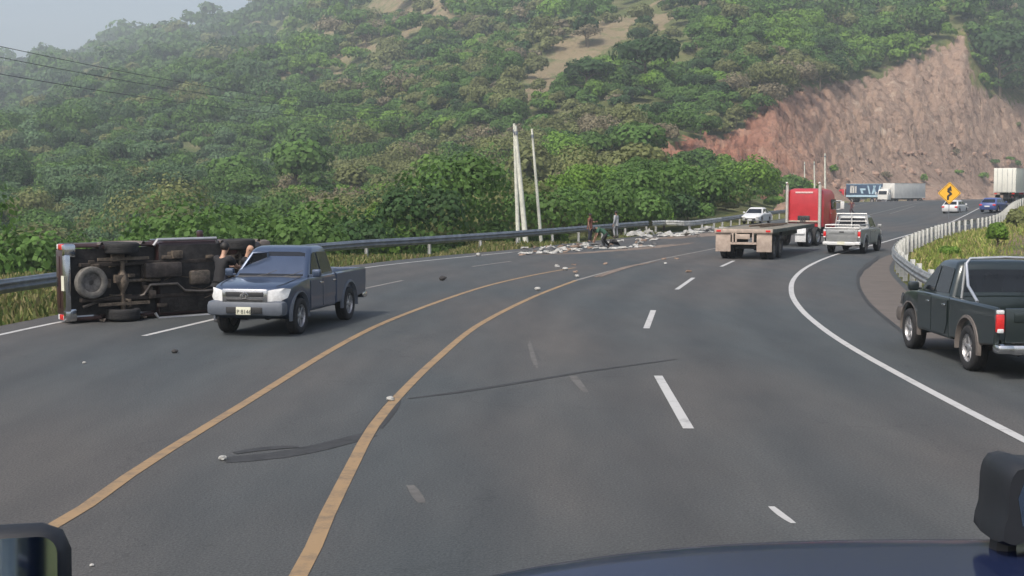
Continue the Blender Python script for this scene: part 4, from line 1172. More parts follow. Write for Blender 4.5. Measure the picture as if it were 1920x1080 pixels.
def build_forest():
    rs = np.random.RandomState(3)
    cells = []
    r = 52.0
    while r < 1750:
        sp = max(4.3, r * .0125) if r < 500 else max(6.2, r * .0115)
        nth = int(.98 / (sp / r))
        th = (np.arange(nth) + rs.uniform(-.45, .45, nth)) * (sp / r) - .49
        rr = r + rs.uniform(-.45, .45, nth) * sp
        cells.append(np.stack([th, rr, np.full(nth, sp)], 1))
        r += sp * (.85 if r < 700 else 1.0)
    A = np.concatenate(cells)
    x = A[:, 1] * np.sin(A[:, 0]); y = A[:, 1] * np.cos(A[:, 0]); sp = A[:, 2]
    z, px0, D, far = terrain_xy(x, y)
    z = GZv(x, y)
    px, py = proj(x, y, z)
    fl = flat_limit(px)
    nz = np.array([mnoise.noise(Vector((a * .02, b * .02, 1.7))) for a, b in zip(x, y)])
    nz2 = np.array([mnoise.noise(Vector((a * .09, b * .09, 5.1))) for a, b in zip(x, y)])
    keep = D > fl + np.where(px < 1350, 7, 3)
    incut = inpoly(px + nz2 * 12, py - 3 + nz * 10, CUT) & (D > 215)
    # also above the cut keep the trees' feet outside it
    keep &= ~(incut & (rs.uniform(0, 1, len(x)) < 1.1))
    inb = np.zeros(len(x), bool)
    for P in BARE: inb |= inpoly(px + nz2 * 25, py + nz * 18 - 9, P) | inpoly(px + nz2 * 25, py + nz * 18, P)
    keep &= ~(inb & (D > 200) & (rs.uniform(0, 1, len(x)) < .86))
    keep &= ~((px > 1205) & (px < 1350) & (py > 283) & (py < 345) & (D > 150))
    # open grassy and scrubby ground between the thickets of the middle slope
    nz3 = np.array([mnoise.fractal(Vector((a * .009, b * .007, 8.8)), .8, 2.1, 4) for a, b in zip(x, y)])
    keep &= ~((nz3 > .12) & (px > 250) & (px < 1300) & (py < 330) & (D > 260) & (rs.uniform(0, 1, len(x)) < .80))
    keep &= ~((px > 1420) & (D < fl + 2))
    keep &= ~((py < -120)) & (px > -420) & (px < 2350) & (py < 620)
    keep &= ~((px > 1330) & (px < 1460) & (D < 255) & (D > 130) & (rs.uniform(0, 1, len(x)) < .75))
    idx = np.where(keep)[0]
    near = []; Vs = []; Cs = []
    order = idx[np.argsort(A[idx, 1])]
    # single out the trees that stand clearest, one per stretch of slope
    chosen = {}
    for cx_, land in LANDMARKS:
        for cy_, lvl in ((395, 'at the foot of'), (330, 'low on'), (255, 'halfway up'), (175, 'high on'), (95, 'very high on')):
            b = [i for i in idx if abs(px[i] - cx_) < 45 and abs(py[i] - cy_) < 25 and A[i, 1] < 640]
            if b and not (cy_ > 350 and cx_ > 1240):
                k = min(b, key=lambda i: (px[i] - cx_) ** 2 + (py[i] - cy_) ** 2)
                if k not in chosen: chosen[k] = f'{lvl} the slope {land}'
    ks = list(SPEC)
    for i in order:
        R_ = A[i, 1]
        u = rs.uniform(); q = nz[i] * 1.1 + nz2[i] * .8 + rs.normal(0, .22)
        bright = 1.0 if (1000 < px[i] < 2000 and R_ < 520) else .35
        if q > .34: sp_ = 'bright' if rs.uniform() < .35 + .6 * bright else 'mid'
        elif q > .02: sp_ = 'mid'
        elif q > -.28: sp_ = 'dark' if rs.uniform() < .5 else 'mid'
        elif q > -.5: sp_ = 'olive'
        else: sp_ = 'dry' if rs.uniform() < .6 else 'olive'
        if px[i] < 520 and (sp_ in ('bright', 'dry') or (sp_ == 'olive' and rs.uniform() < .6)): sp_ = 'blue'  # left-hand crowns get a bluish haze tint painted into their leaf colour
        if 640 < px[i] < 1100 and 60 < py[i] < 420 and rs.uniform() < .28: sp_ = 'olive'
        g_ = rs.lognormal(0, .32); h = sp[i] * 1.05 * g_; rad = sp[i] * .70 * g_ * rs.uniform(.8, 1.2)
        if R_ < 260: n = 900; size = .10 + R_ * .00045
        elif R_ < 420: n = 620; size = .09 + R_ * .0006
        elif R_ < 650: n = 330; size = R_ * .00098
        elif R_ < 900: n = 150; size = R_ * .0012
        else: n = 80; size = R_ * .0015
        n = int(n * rs.uniform(.8, 1.15)); 
        n = int(n * min(2.2, max(.5, g_ ** 1.6)))
        if sp_ == 'dry': n = int(n * .55)
        if i in chosen:
            near.append((x[i], y[i], z[i], h * 1.25, rad * 1.25, sp_, chosen[i])); continue
        V, c = leaves(x[i], y[i], z[i] + h * .42, rad, h * .55, n, size, SPEC[sp_], rs, lobes=5)
        Vs.append(V); Cs.append(c)
    V = np.concatenate(Vs); c = np.concatenate(Cs)
    o = npmesh('forest', V, np.arange(len(V)).reshape(-1, 4), M_leaf, c)
    tag(o, 'dense green woodland covering the far hillsides', 'forest', kind='stuff')
    print('FOREST faces', len(c), 'crowns', len(Vs), 'near', len(near))
    return near

KIND = dict(bright='bright yellow-green', mid='mid-green', dark='dark green', olive='olive scrubby', dry='dry brownish', blue='blue-green')
LANDMARKS = [(45, 'at the left edge of the view'), (160, 'over the overturned pickup'), (290, 'over the two men in black'), (430, 'over the blue pickup'), (560, 'right of the blue pickup'), (680, 'over the rail bushes'),
             (800, 'left of the leaning poles'), (900, 'just left of the leaning poles'), (1000, 'behind the leaning poles'), (1100, 'over the roadside clump'), (1200, 'left of the red scar'), (1310, 'over the red scar'),
             (1420, 'over the red truck'), (1530, 'over the middle of the cut'), (1650, 'left of the cut peak'), (1870, 'right of the cut peak')]
def build_near_trees(near):
    rs = random.Random(5)
    protos = {}
    for (x, y, z, h, rad, sp_, where) in near:
        v = rs.randrange(2)
        if (sp_, v) not in protos:
            protos[sp_, v] = o = tree_proto('tree', 'x', 'trees picked out on the hillside', 3.2, 6.0, SPEC[sp_], 1500 if sp_ != 'dry' else 700, .20, 40 + v * 7 + len(sp_))
        else: o = copy_tree(protos[sp_, v])
        o['label'] = f'{KIND[sp_]} tree {where}'
        o.location = (x, y, z - .1); s = rad / 3.0; sz = h / 5.2
        o.scale = (s, s, sz); o.rotation_euler = (0, 0, rs.uniform(0, 6.28))

def grass_patch(name, poly_world, n, size, cols, seed, label, hmin=.12, hmax=.4, accept=None):
    rs = np.random.RandomState(seed)
    xs = [p[0] for p in poly_world]; ys = [p[1] for p in poly_world]
    X = rs.uniform(min(xs), max(xs), n * 4); Y = rs.uniform(min(ys), max(ys), n * 4)
    ok = inpoly(X, Y, [(p[0], p[1]) for p in poly_world])
    if accept is not None: ok &= accept(X, Y)
    X = X[ok][:n]; Y = Y[ok][:n]; Z = GZv(X, Y)
    m = len(X); a = rs.uniform(0, 2 * math.pi, m); h = rs.uniform(hmin, hmax, m); w_ = size * rs.uniform(.6, 1.5, m)
    lean = rs.normal(0, .35, (m, 2)) * h[:, None]
    c, s = np.cos(a) * w_, np.sin(a) * w_
    V = np.stack([np.stack([X - c, Y - s, Z - .03], 1), np.stack([X + c, Y + s, Z - .03], 1), np.stack([X + lean[:, 0] + c * .3, Y + lean[:, 1] + s * .3, Z + h], 1), np.stack([X + lean[:, 0] - c * .6, Y + lean[:, 1] - s * .6, Z + h * .85], 1)], 1).reshape(-1, 3)
    cc = np.array(cols)[rs.randint(0, len(cols), m)] * rs.uniform(.7, 1.3, (m, 1))
    o = npmesh(name, V, np.arange(len(V)).reshape(-1, 4), M_leaf, cc)
    return tag(o, label, 'grass', kind='stuff')
# ------------------------------------------------------------------ build the place
NEAR_TREES = 110
HAZE = 0.00045
build_terrain()
build_road()

# left guardrail
LR = resample([Vector((-17.5, -30, 0)), Vector((-16.4, -5, 0)), Vector((-14.9, 14, 0))] + pts([(-80, 604), (0, 586), (150, 560), (400, 518), (650, 488), (800, 476), (960, 462), (1100, 448), (1215, 436)]), .8)
guardrail('guardrail', LR, 1, 'long unbroken grey steel guardrail along the left road edge, grass at its foot', 4.0, M_galv, M_galvw, postw=.09, post_off=-.12)
LR2 = [p for p in LR]
# bent stretch beyond the crash, then the rest
BR = resample(pts([(1222, 436), (1255, 434), (1290, 436), (1325, 431), (1352, 427)]), .8)
g2 = guardrail('bent_guardrail', BR, 1, 'short crushed stretch of guardrail leaning outwards behind the heap of white scrap', 4.0, M_galvw, M_galvw)
g2.rotation_euler = (0, 0, 0)
LR3 = resample(pts([(1352, 427), (1400, 418), (1450, 410), (1500, 402), (1558, 386), (1620, 377.5), (1750, 373.3)]), 1.5)
guardrail('guardrail', LR3, 1, 'far grey guardrail behind the white oncoming car, curving away to the foot of the cut', 4.0, M_galv, M_galvw)

# right guardrail, rail faces the road (left side of travel), posts behind it
RR = [p for p in RAILR if 14 < p.y < 235]
guardrail('guardrail', RR, -1, 'pale steel guardrail curving round the grassy island on the right, with close white posts', 1.9, mat('mid_galvanised_steel', (.30, .315, .32), .5, .5, .3, 2.5), mat('white_post', (.55, .56, .54), .6, .1, .15, 6), postw=.17, posth=.88, post_off=-.13)

# ---- grass
gp = [(-40, 8)] + [(p.x - .2, p.y) for p in LR if p.y > 10]
strip = []
A_ = [p for p in LEDGE if p.y > 14 and p.y < 95]; 
Ngl = normals2(A_)
strip = [(p.x, p.y) for p in A_] + [((p - n * 9).x, (p - n * 9).y) for p, n in list(zip(A_, Ngl))[::-1]]
grass_patch('roadside_grass', strip, 42000, .035, [(.13, .16, .045), (.19, .19, .07), (.09, .13, .035), (.24, .21, .10)], 1, 'short dry green verge grass under and behind the left guardrail', .06, .26)
isl = [(p.x + .5, p.y) for p in RAILR if 16 < p.y < 150][::2]
ispoly = isl + [(95, 140), (60, 60), (34, 16)]
def no_bare(X, Y):
    d = island_depth(X, Y); return (d < 3.2 + nrs.normal(0, .9, len(X))) | (Y > 95) | (nrs.uniform(0, 1, len(X)) < .10)
grass_patch('island_grass', ispoly, 60000, .04, [(.25, .30, .07), (.32, .33, .10), (.19, .26, .05), (.36, .32, .13)], 2, 'yellow-green grass covering the island inside the right-hand bend', .08, .34, no_bare)

# ---- trees and bushes that stand on their own
def bush(label, x, y, R, H, col, n, size, seed, name='bush', cat='bush', group=None, z=None):
    o = tree_proto(name, label, group, R, H, SPEC[col] if isinstance(col, str) else col, n, size, seed, cat)
    o.location = (x, y, GZ(x, y) - .1 if z is None else z); return o
def at(px, D): u = (px - 960) / FOC; return u * D, D
def bushp(label, px, D, ptop, pw, col, n, size, seed, **k):
    x, y = at(px, D); z = GZ(x, y); top = CAM_H - (ptop - HOR) * D / FOC
    H = (top - z) / 1.0; R = pw * D / FOC / 2 / .95
    return bush(label, x, y, R, H, col, n, size, seed, **k)

bushp('round bright green bush on the brown earth of the right island', 1872, 64, 404, 46, 'bright', 3200, .06, 1)
bushp('low yellow-green weed clump on the island, left of the round bush', 1778, 58, 454, 46, 'bright', 1500, .05, 2)
bushp('dark low shrub at the far end of the island beside the guardrail', 1905, 95, 386, 40, 'olive', 600, .12, 3)
NT = [ # px, D, top px, width px, colour, label
 (1045, 112, 318, 120, 'bright', 'bright green broad tree right of the three leaning poles'),
 (1120, 125, 292, 130, 'bright', 'tallest bright green tree of the clump behind the two men by the left rail'),
 (1205, 132, 284, 120, 'mid', 'deep green tree at the tip of the red earth scar, in the roadside clump'),
 (1165, 108, 352, 110, 'bright', 'low bright tree in front of the clump, left of the scrap heap'),
 (1085, 100, 368, 90, 'mid', 'low mid-green tree just behind the guardrail where the scrap strip begins'),
 (1245, 118, 340, 90, 'dark', 'dark tree in front of the red scar above the crushed guardrail'),
 (1310, 150, 304, 86, 'olive', 'olive tree standing against the cut, left of the small round tree'),
 (1290, 128, 352, 90, 'dark', 'low dark shrub-like tree right behind the white scrap heap'),
 (1405, 178, 342, 74, 'mid', 'small round green tree behind the white oncoming car'),
 (1360, 150, 372, 60, 'olive', 'squat olive shrub left of the white oncoming car'),
 (1450, 205, 362, 46, 'bright', 'small light green shrub beside the red truck cab at the foot of the cut'),
 (1000, 100, 392, 80, 'bright', 'leafy bush at the foot of the leaning poles'),
 (920, 104, 365, 90, 'mid', 'mid-green bush left of the leaning poles'),
 (850, 96, 388, 90, 'olive', 'olive bush behind the left rail, second left of the poles'),
 (780, 92, 380, 90, 'bright', 'bright leafy bush behind the left rail in mid-curve'),
 (715, 86, 372, 90, 'bright', 'bright bush behind the left rail above the faded lane dash'),
 (660, 84, 392, 80, 'mid', 'green bush behind the left rail beyond the blue pickup'),
 (590, 82, 380, 110, 'mid', 'wide green bush behind the rail directly beyond the blue pickup bonnet'),
 (480, 76, 385, 120, 'bright', 'bright bush behind the rail beyond the two men in black'),
 (370, 74, 395, 120, 'mid', 'green bush behind the rail above the overturned pickup, right one'),
 (260, 70, 402, 130, 'bright', 'green bush behind the rail above the overturned pickup, left one'),
 (150, 66, 420, 120, 'mid', 'rounded green bush behind the left rail, left of the overturned pickup'),
 (50, 62, 436, 130, 'blue', 'blue-green bush behind the leftmost stretch of rail'),
 (-40, 60, 400, 130, 'blue', 'tall blue-green bush at the left edge of the view'),
]
for i, (px, D, tp, wd, col, lab) in enumerate(NT):
    bushp(lab, px, D, tp, wd, col, 7500, .05 + D * .00045, 60 + i, name='tree' if 'tree' in lab else 'bush', cat='tree' if 'tree' in lab else 'bush')
x, y = at(1098, 430)
bush('single dark round tree on the bare tan patch high on the middle slope', x, y, 5.2, 10, 'dark', 700, .6, 91, name='tree', cat='tree')
x, y = at(780, 700)
bush('lone dark tree on the bare tan crest at the top of the slope', x, y, 5.5, 11, 'dark', 500, .9, 92, name='tree', cat='tree')

near = build_forest()
build_near_trees(near)

tr_ = random.Random(21)
TUFT = [(1790, 300), (1794, 340), (1862, 318), (1885, 305), (1905, 325), (1840, 345), (1470, 352), (1500, 362), (1660, 340), (1905, 250), (1730, 352), (1560, 330)]
WH = ['below the dark rock streak of the cut', 'at the foot of the dark rock streak', 'left of the tall white trailer', 'above the tall white trailer', 'right above the trailer roof', 'behind the yellow sign', 'just right of the small round tree', 'behind the red truck stacks', 'above the far white trailer', 'high on the cut at the right edge', 'between the far white trailer and the sign', 'above the blue trailer']
for k, (px, py) in enumerate(TUFT):
    # walk the sight line outwards until it meets the slope
    D = 230.0
    while D < 520:
        x, y = at(px, D); zt = GZ(x, y)
        if proj(x, y, zt)[1] <= py: break
        D += 3
    bush('scrubby tuft ' + WH[k], x, y, tr_.uniform(1.2, 2.6), tr_.uniform(1.5, 3.2), tr_.choice(['olive', 'mid', 'dry', 'bright']), 260, .22, 200 + k)
rk = random.Random(33)
M_rock = mat('pink_rubble', (.27, .18, .135), .95, 0, .35, 1.2, .5)
for k in range(60):
    px = rk.uniform(1450, 1900); D = flat_limit(px) + rk.uniform(1, 16); x, y = at(px, float(D)); zt = GZ(x, y)
    mb = MB(); s_ = rk.uniform(.4, 1.6); mb.ico((0, 0, s_ * .2), s_, 1, (1, .8, .65), .25); o = mb.build('boulder', M_rock, None, flat=True); o.location = (x, y, zt); o.rotation_euler = (rk.uniform(0, 3), 0, rk.uniform(0, 6))
    tag(o, 'pinkish boulder of rubble lying at the foot of the earth cut', 'boulder', 'boulders along the foot of the cut')

# ---- vehicles
paint_dark = mat('dark_green_paint', (.020, .030, .031), .30, .35, .06, 1.5, coat=.8)
paint_blue = mat('blue_grey_paint', (.048, .072, .125), .30, .45, .06, 1.5, coat=.8)
paint_silver = mat('silver_paint', (.27, .28, .28), .42, .35, .10, 3)
paint_maroon = mat('dark_maroon_paint', (.05, .025, .025), .4, .2, .15, 2, coat=.4)
paint_white = mat('white_paint', (.60, .61, .61), .35, 0, .07, 2, coat=.3)
lower_grey = mat('grey_cladding', (.10, .115, .14), .5, .1, .1, 5)
lower_tan = mat('muddy_cladding', (.11, .095, .085), .6, .1, .2, 4)

def place_left(rear_px, front_px, track=.765, hd=None):
    a = G(*rear_px); b = G(*front_px); d = (b - a); ang = math.atan2(d.y, d.x) if hd is None else hd
    m = (a + b) / 2; rt = Vector((math.sin(ang), -math.cos(ang), 0))
    return m + rt * track, ang
loc, ang = place_left((1816, 691), (1720, 655))
pickup('pickup_truck', 'dark green double-cab pickup with steel roll bar on the right shoulder, seen from behind', paint_dark, loc, ang, rollbar=True, lower=lower_tan)
p = G(1612, 476); 
pickup('pickup_truck', 'silver pickup with a pipe cargo rack driving away between the red truck and the island', paint_silver, (p.x + .35, p.y + 2.3, 0), math.radians(90 - 27), rack=mat('silver_rack_pipe', (.5, .5, .49), .5, .3, .1, 4), lower=paint_silver, rearbumper=paint_white, rim=M_steelrim)
ld = MB()
rl_ = random.Random(8)
for q in range(9): ld.box((rl_.uniform(-2.3, -1.1), rl_.uniform(-.5, .5), rl_.uniform(.85, 1.15)), (rl_.uniform(.3, .7), rl_.uniform(.25, .5), rl_.uniform(.15, .45)), .03)
lo_ = ld.build('cargo', mat('mixed_cargo', (.16, .15, .14), .85, 0, .5, 3), None); lo_.location = (p.x + .35, p.y + 2.3, 0); lo_.rotation_euler = (0, 0, math.radians(90 - 27))
tag(lo_, 'dusty grey bundles heaped in the bed of the silver pickup', 'cargo')
# the two pickups and the men of the photo's round close-up, set where that close-up hides the road
p = G(470, 628)
pickup('pickup_truck', 'blue-grey double-cab pickup standing across the left lanes, facing us, with chrome grille', paint_blue, (p.x + .5, p.y + 1.9, 0), math.radians(-90 - 12), lower=lower_grey, ornament=True, plate='P 814634', door_open=True)
p = G(338, 598)
# lying on its right... wheels towards the camera
ov = pickup('overturned_pickup', 'dark pickup lying on its side with muddy underbody, axles and spare wheel facing us', paint_maroon, (0, 0, 0), 0, under=True, rim=M_steelrim, sidestep=mat('pale_side_step', (.5, .5, .5), .35, .6, .1, 4), lower=lower_tan)
yaw = math.radians(42)
ov.rotation_euler = (Matrix.Rotation(yaw, 4, 'Z') @ Matrix.Rotation(math.radians(-90), 4, 'X')).to_euler()
ov.location = (p.x + .2, p.y + .3, .93)

PM_black = mat('black_cloth', (.012, .012, .014), .85, 0, .2, 20)
PM_jean = mat('dark_jeans', (.025, .028, .04), .85, 0, .2, 20)
reach = dict(chest=(.06, 0, 1.29), neck=(.12, 0, 1.47), head=(.18, 0, 1.62), shoL=(.08, .19, 1.40), shoR=(.08, -.19, 1.40), elbL=(.26, .24, 1.20), elbR=(.30, -.22, 1.20), wriL=(.50, .16, 1.18), wriR=(.52, -.12, 1.18))
p = G(398, 612)
person('person', 'dark-haired man in black T-shirt seen from behind, beside the overturned pickup', pose(**{k: v for k, v in reach.items()}), PM_black, PM_jean, M_skin, M_hair, (p.x, p.y + .9, 0), math.radians(60), scale=1.06)
p = G(436, 606)
person('person', 'bald man in black T-shirt reaching towards the open door of the blue pickup', pose(**reach), PM_black, PM_jean, M_skin, M_hair, (p.x + .05, p.y + 1.0, 0), math.radians(-5), bald=True, scale=1.02)

# red truck and its flatbed
pr = G(1398, 487); pt = G(1505, 461)
fd = (pt - pr); fang = math.atan2(fd.y, fd.x)
flatbed('flatbed_trailer', 'empty flatbed trailer with beige mudflaps behind the red truck', (pr.x, pr.y + .3, 0), fang - math.radians(1), L=10.2)
pc = G(1500, 463)
tractor_unit('truck_tractor', 'red bonneted truck tractor with two pale exhaust stacks pulling the flatbed', M_red, (pc.x, pc.y + 1.6, 0), math.radians(90 - 33), stripe=True)

# oncoming white car beyond the trailer
p = G(1425, 419.5)
sedan('car', 'white car facing us beyond the flatbed trailer, left of the red truck', paint_white, (p.x - .3, p.y, 0), math.radians(-90 - 26))
p = G(1787, 409)
sedan('car', 'small white hatchback driving away under the yellow bend sign', paint_white, (p.x + .2, p.y, .45), math.radians(90 - 34), hatch=True)
p = Vector((47.9, 130, 0))
sedan('car', 'blue car with pale windows driving away behind the guardrail, below the white box trailer', mat('blue_paint', (.06, .09, .25), .35, .1, .08, 2, coat=.5), (p.x, p.y, rise(p.x, p.y)), math.radians(90 - 38), hatch=True)

# far trucks crossing the bend
M_boxw = mat('white_box_panels', (.56, .56, .53), .55, 0, .08, 1.2)
M_boxb = mat('blue_box_panels', (.035, .07, .13), .5, 0, .15, 1.2)
M_pale = mat('pale_blue_panel', (.36, .52, .62), .5, 0, .1, 2)
D = 285
def wpos(px, D): return Vector(((px - 960) / FOC * D, D, 0))
a = wpos(1657, D); b_ = wpos(1598, D + 6); hd = math.atan2((b_ - a).y, (b_ - a).x); L = (b_ - a).length + 1.0
bt = box_trailer('box_trailer', 'dark blue box trailer with pale blue and white lettering shapes, far side of the bend', (a.x, a.y, 0), hd, L, M_pale, M_boxb, H=2.9)
# large blurred side graphics (unreadable in the photo): white block, pale bars and zigzag
s = 1; gy = 1.30
g = MB()
for (x0, x1, z0, z1) in ((.60, .82, .35, .85),): pass
def side_rect(mb, f0, f1, z0, z1, sk=0): 
    x0, x1 = f0 * L, f1 * L; mb.plate([(x0, gy, 1.25 + z0), (x1, gy, 1.25 + z0), (x1 + sk, gy, 1.25 + z1), (x0 + sk, gy, 1.25 + z1)], (0, 1, 0), .02)
side_rect(g, .83, .88, .9, 2.5); side_rect(g, .76, .81, .9, 2.5); side_rect(g, .76, .88, 2.1, 2.5); side_rect(g, .70, .735, .9, 2.4)
g.build('white_lettering', M_boxw, bt)
g = MB(); side_rect(g, .44, .60, 1.5, 1.9); side_rect(g, .50, .56, .8, 1.5, .2); side_rect(g, .30, .34, .7, 2.5, .5); side_rect(g, .22, .27, .7, 2.5, -.6); side_rect(g, .14, .18, .7, 2.5, .5); side_rect(g, .06, .1, .7, 2.5, -.4)
g.build('pale_blue_lettering', M_pale, bt)
g = MB(); side_rect(g, 0, 1, .05, .45); g.build('pale_band', M_pale, bt)
fwd = (b_ - a).normalized()
c_ = b_ + fwd * .2
tractor_unit('truck_tractor', 'distant red truck tractor hauling the dark blue trailer with pale lettering', M_red, (c_.x, c_.y, 0), hd, simple=True, sleeper=.3)
a = wpos(1722, 262); b_ = wpos(1668, 254); hd = math.atan2((b_ - a).y, (b_ - a).x); L2 = (b_ - a).length + .8
box_trailer('box_trailer', 'white box trailer following the blue one round the far bend', (a.x, a.y, 0), hd, L2, M_boxw, M_boxw, H=2.9)
c_ = b_ + (b_ - a).normalized() * .3
tractor_unit('truck_tractor', 'distant white truck tractor at the front of the far white trailer', M_boxw, (c_.x, c_.y, 0), hd, simple=True, sleeper=0, hood=False)
# box trailer climbing away on the right
a = Vector(((1881 - 960) / FOC * 158, 158, 1.35)); hd = math.radians(90 - 30)
box_trailer('box_trailer', 'tall white box trailer with double rear doors climbing away at the right edge', (a.x, a.y, 1.35), hd, 7.5, M_boxw, mat('cream_box_panels', (.62, .62, .56), .55, 0, .06, 1.2), H=2.95)
c_ = a + Vector((math.cos(hd), math.sin(hd), 0)) * 7.4
tractor_unit('truck_tractor', 'red truck tractor almost hidden in front of the tall white box trailer', M_red, (c_.x, c_.y, 1.35), hd, simple=True, sleeper=.2)

# ---- sign
sp = Vector(((1778 - 960) / FOC * 100, 100, 0)); sz = GZ(sp.x, sp.y)
sg = empty('road_sign', (sp.x, sp.y, sz), math.atan2(-sp.y, -sp.x) + math.pi / 2 + 0.1, 'yellow diamond winding-road warning sign beyond the right guardrail', 'road sign')
zc = CAM_H - (362 - HOR) * 100 / FOC - sz
hlf = .86
def diamond(h, r, y):
    P = []
    for k in range(4):
        for i in range(5):
            t = math.pi / 2 * k - math.pi / 4 + math.pi / 2 * i / 4
            cx, cz = (h - r * 1.414) * math.cos(math.pi / 2 * k), (h - r * 1.414) * math.sin(math.pi / 2 * k)
            P.append((cx + r * math.cos(t), y, zc + cz + r * math.sin(t)))
    return P
MB().plate(diamond(hlf, .09, -.02), (0, 1, 0), .03).build('panel', mat('sign_yellow', (.80, .42, .03), .45, 0, .06, 4), sg)
bd = MB(); A1 = diamond(hlf * .93, .08, -.026); A2 = diamond(hlf * .89, .075, -.026); n_ = len(A1)
bd.add(A1 + A2, [(i, (i + 1) % n_, n_ + (i + 1) % n_, n_ + i) for i in range(n_)]); bd.build('border', M_black, sg)
ar = MB()
path = [(-.10, -.50), (-.10, -.24), (.13, -.06), (-.10, .14), (.04, .30)]
wd_ = .075
for i in range(len(path) - 1):
    (x0, z0), (x1, z1) = path[i], path[i + 1]; d = Vector((x1 - x0, 0, z1 - z0)).normalized(); q = Vector((d.z, 0, -d.x)) * wd_; e = d * wd_ * .5
    P = [Vector((x0, -.03 - i * .002, zc + z0)) - q - e, Vector((x0, -.03 - i * .002, zc + z0)) + q - e, Vector((x1, -.03 - i * .002, zc + z1)) + q + e, Vector((x1, -.03 - i * .002, zc + z1)) - q + e]
    ar.plate(P, (0, 1, 0), .004)
ar.plate([(-.19, -.04, zc + .28), (.17, -.04, zc + .14), (.10, -.04, zc + .56)], (0, 1, 0), .004)
ar.build('arrow', M_black, sg)
MB().tube([(0, .05, -.3), (0, .05, zc + .7)], .028, 8).build('post', M_galv, sg)

# ---- poles
def pole(label, bpx, bpy_, D, tpx, tpy, r=.15, arms=False):
    b0 = Vector(((bpx - 960) / FOC * D, D, 0)); b0.z = GZ(b0.x, b0.y) - .5
    # top lies a touch off the vertical
    t0 = Vector(((tpx - 960) / FOC * (D + .5), D + .5, CAM_H - (tpy - HOR) * D / FOC))
    rt = empty('utility_pole', tuple(b0), 0, label, 'pole')
    v = t0 - b0
    MB().tube([(0, 0, 0), tuple(v * .5), tuple(v)], [r, r * .8, r * .55], 12).build('shaft', M_conc, rt)
    cp = MB(); cp.tube([tuple(v * .93 + Vector((-.0, -.02, 0))), tuple(v * .955 + Vector((0, -.02, 0)))], r * .75, 10); cp.build('band', M_galv, rt)
    return rt
pole('leftmost of the three pale leaning poles behind the left guardrail', 973, 430, 75, 964, 232, .135)
pole('pale pole crossing close beside the leftmost one, leaning left, thickest at its foot', 988, 430, 74, 966, 236, .17)
pole('thin pale pole standing slightly apart, rightmost of the three leaning ones', 1017, 428, 77, 997, 242, .11)
pole('tallest pale pole behind the red truck cab', 1546, 378, 215, 1544, 288, .20)
pole('second pale pole from the right behind the red truck cab', 1527, 378, 225, 1524, 303, .17)
pole('pale pole above the middle of the red truck cab', 1508, 378, 235, 1506, 304, .16)
pole('short thin pale pole above the left stack of the red truck', 1488, 378, 245, 1486, 326, .14)
pole('faint thin pole against the cut above the small round tree', 1428, 378, 240, 1427, 326, .13)
# wires high over the left valley
pw_ = empty('power_line', (0, 0, 0), 0, 'three dark power lines sagging across the hazy upper left valley', 'power line')
for (a1, a2, D1, D2) in (((-260, 55), (760, 215), 150, 330), ((-260, 30), (760, 208), 152, 332), ((-260, 92), (760, 228), 148, 328)):
    A0 = Vector(((a1[0] - 960) / FOC * D1, D1, CAM_H - (a1[1] - HOR) * D1 / FOC)); B0 = Vector(((a2[0] - 960) / FOC * D2, D2, CAM_H - (a2[1] - HOR) * D2 / FOC))
    P = [A0.lerp(B0, t / 16) - Vector((0, 0, 4.0 * 4 * (t / 16) * (1 - t / 16) * .5)) for t in range(17)]
    MB().tube(P, .05, 5).build('wire', M_black, pw_)

# ---- people by the crash scrap and on the road
PR = mat('rust_shirt', (.14, .05, .035), .85, 0, .2, 20); PG = mat('green_shirt', (.03, .09, .055), .85, 0, .2, 20)
PW = mat('pale_shirt', (.30, .32, .33), .85, 0, .15, 20); PT = mat('pale_trousers', (.24, .25, .26), .85, 0, .15, 20)
p = G(1106, 454)
person('person', 'person in rust-red shirt and black trousers standing at the left guardrail', pose(elbL=(.14, .22, 1.18), wriL=(.32, .12, 1.22)), PR, PM_jean, M_skind, M_hair, (p.x, p.y, 0), math.radians(-20), scale=.96)
p = G(1133, 465)
bend = dict(pelvis=(-.12, 0, .78), chest=(.26, 0, .98), neck=(.42, 0, 1.02), head=(.55, 0, .98), shoL=(.34, .18, .98), shoR=(.34, -.18, .98), elbL=(.40, .22, .70), elbR=(.42, -.22, .70), wriL=(.50, .16, .45), wriR=(.52, -.14, .44),
            hipL=(-.12, .10, .74), hipR=(-.12, -.10, .74), kneL=(.14, .14, .44), kneR=(-.02, -.16, .42), ankL=(-.02, .14, .08), ankR=(-.30, -.16, .08), toeL=(.14, .15, .035), toeR=(-.15, -.17, .035), face=(.66, 0, .90))
person('person', 'person in green top bending down over the white scrap strip', pose(**bend), PG, PM_black, M_skind, M_hair, (p.x, p.y, 0), math.radians(185), scale=1.0)
p = G(1155, 446)
person('person', 'person in pale grey clothes standing at the guardrail right of the bending one', pose(kneL=(.10, .12, .5), ankL=(.02, .13, .08)), PW, PT, M_skind, M_hair, (p.x, p.y, 0), math.radians(150), sleeves='long', scale=.98)
p = G(1597, 403)
run = dict(kneL=(.30, .10, .55), ankL=(.28, .11, .12), toeL=(.44, .11, .10), kneR=(-.10, -.10, .50), ankR=(-.42, -.12, .22), toeR=(-.36, -.12, .08), elbL=(-.22, .26, 1.2), wriL=(-.05, .28, 1.05), elbR=(.20, -.26, 1.18), wriR=(.36, -.2, 1.3), chest=(.08, 0, 1.3), neck=(.12, 0, 1.48), head=(.16, 0, 1.63))
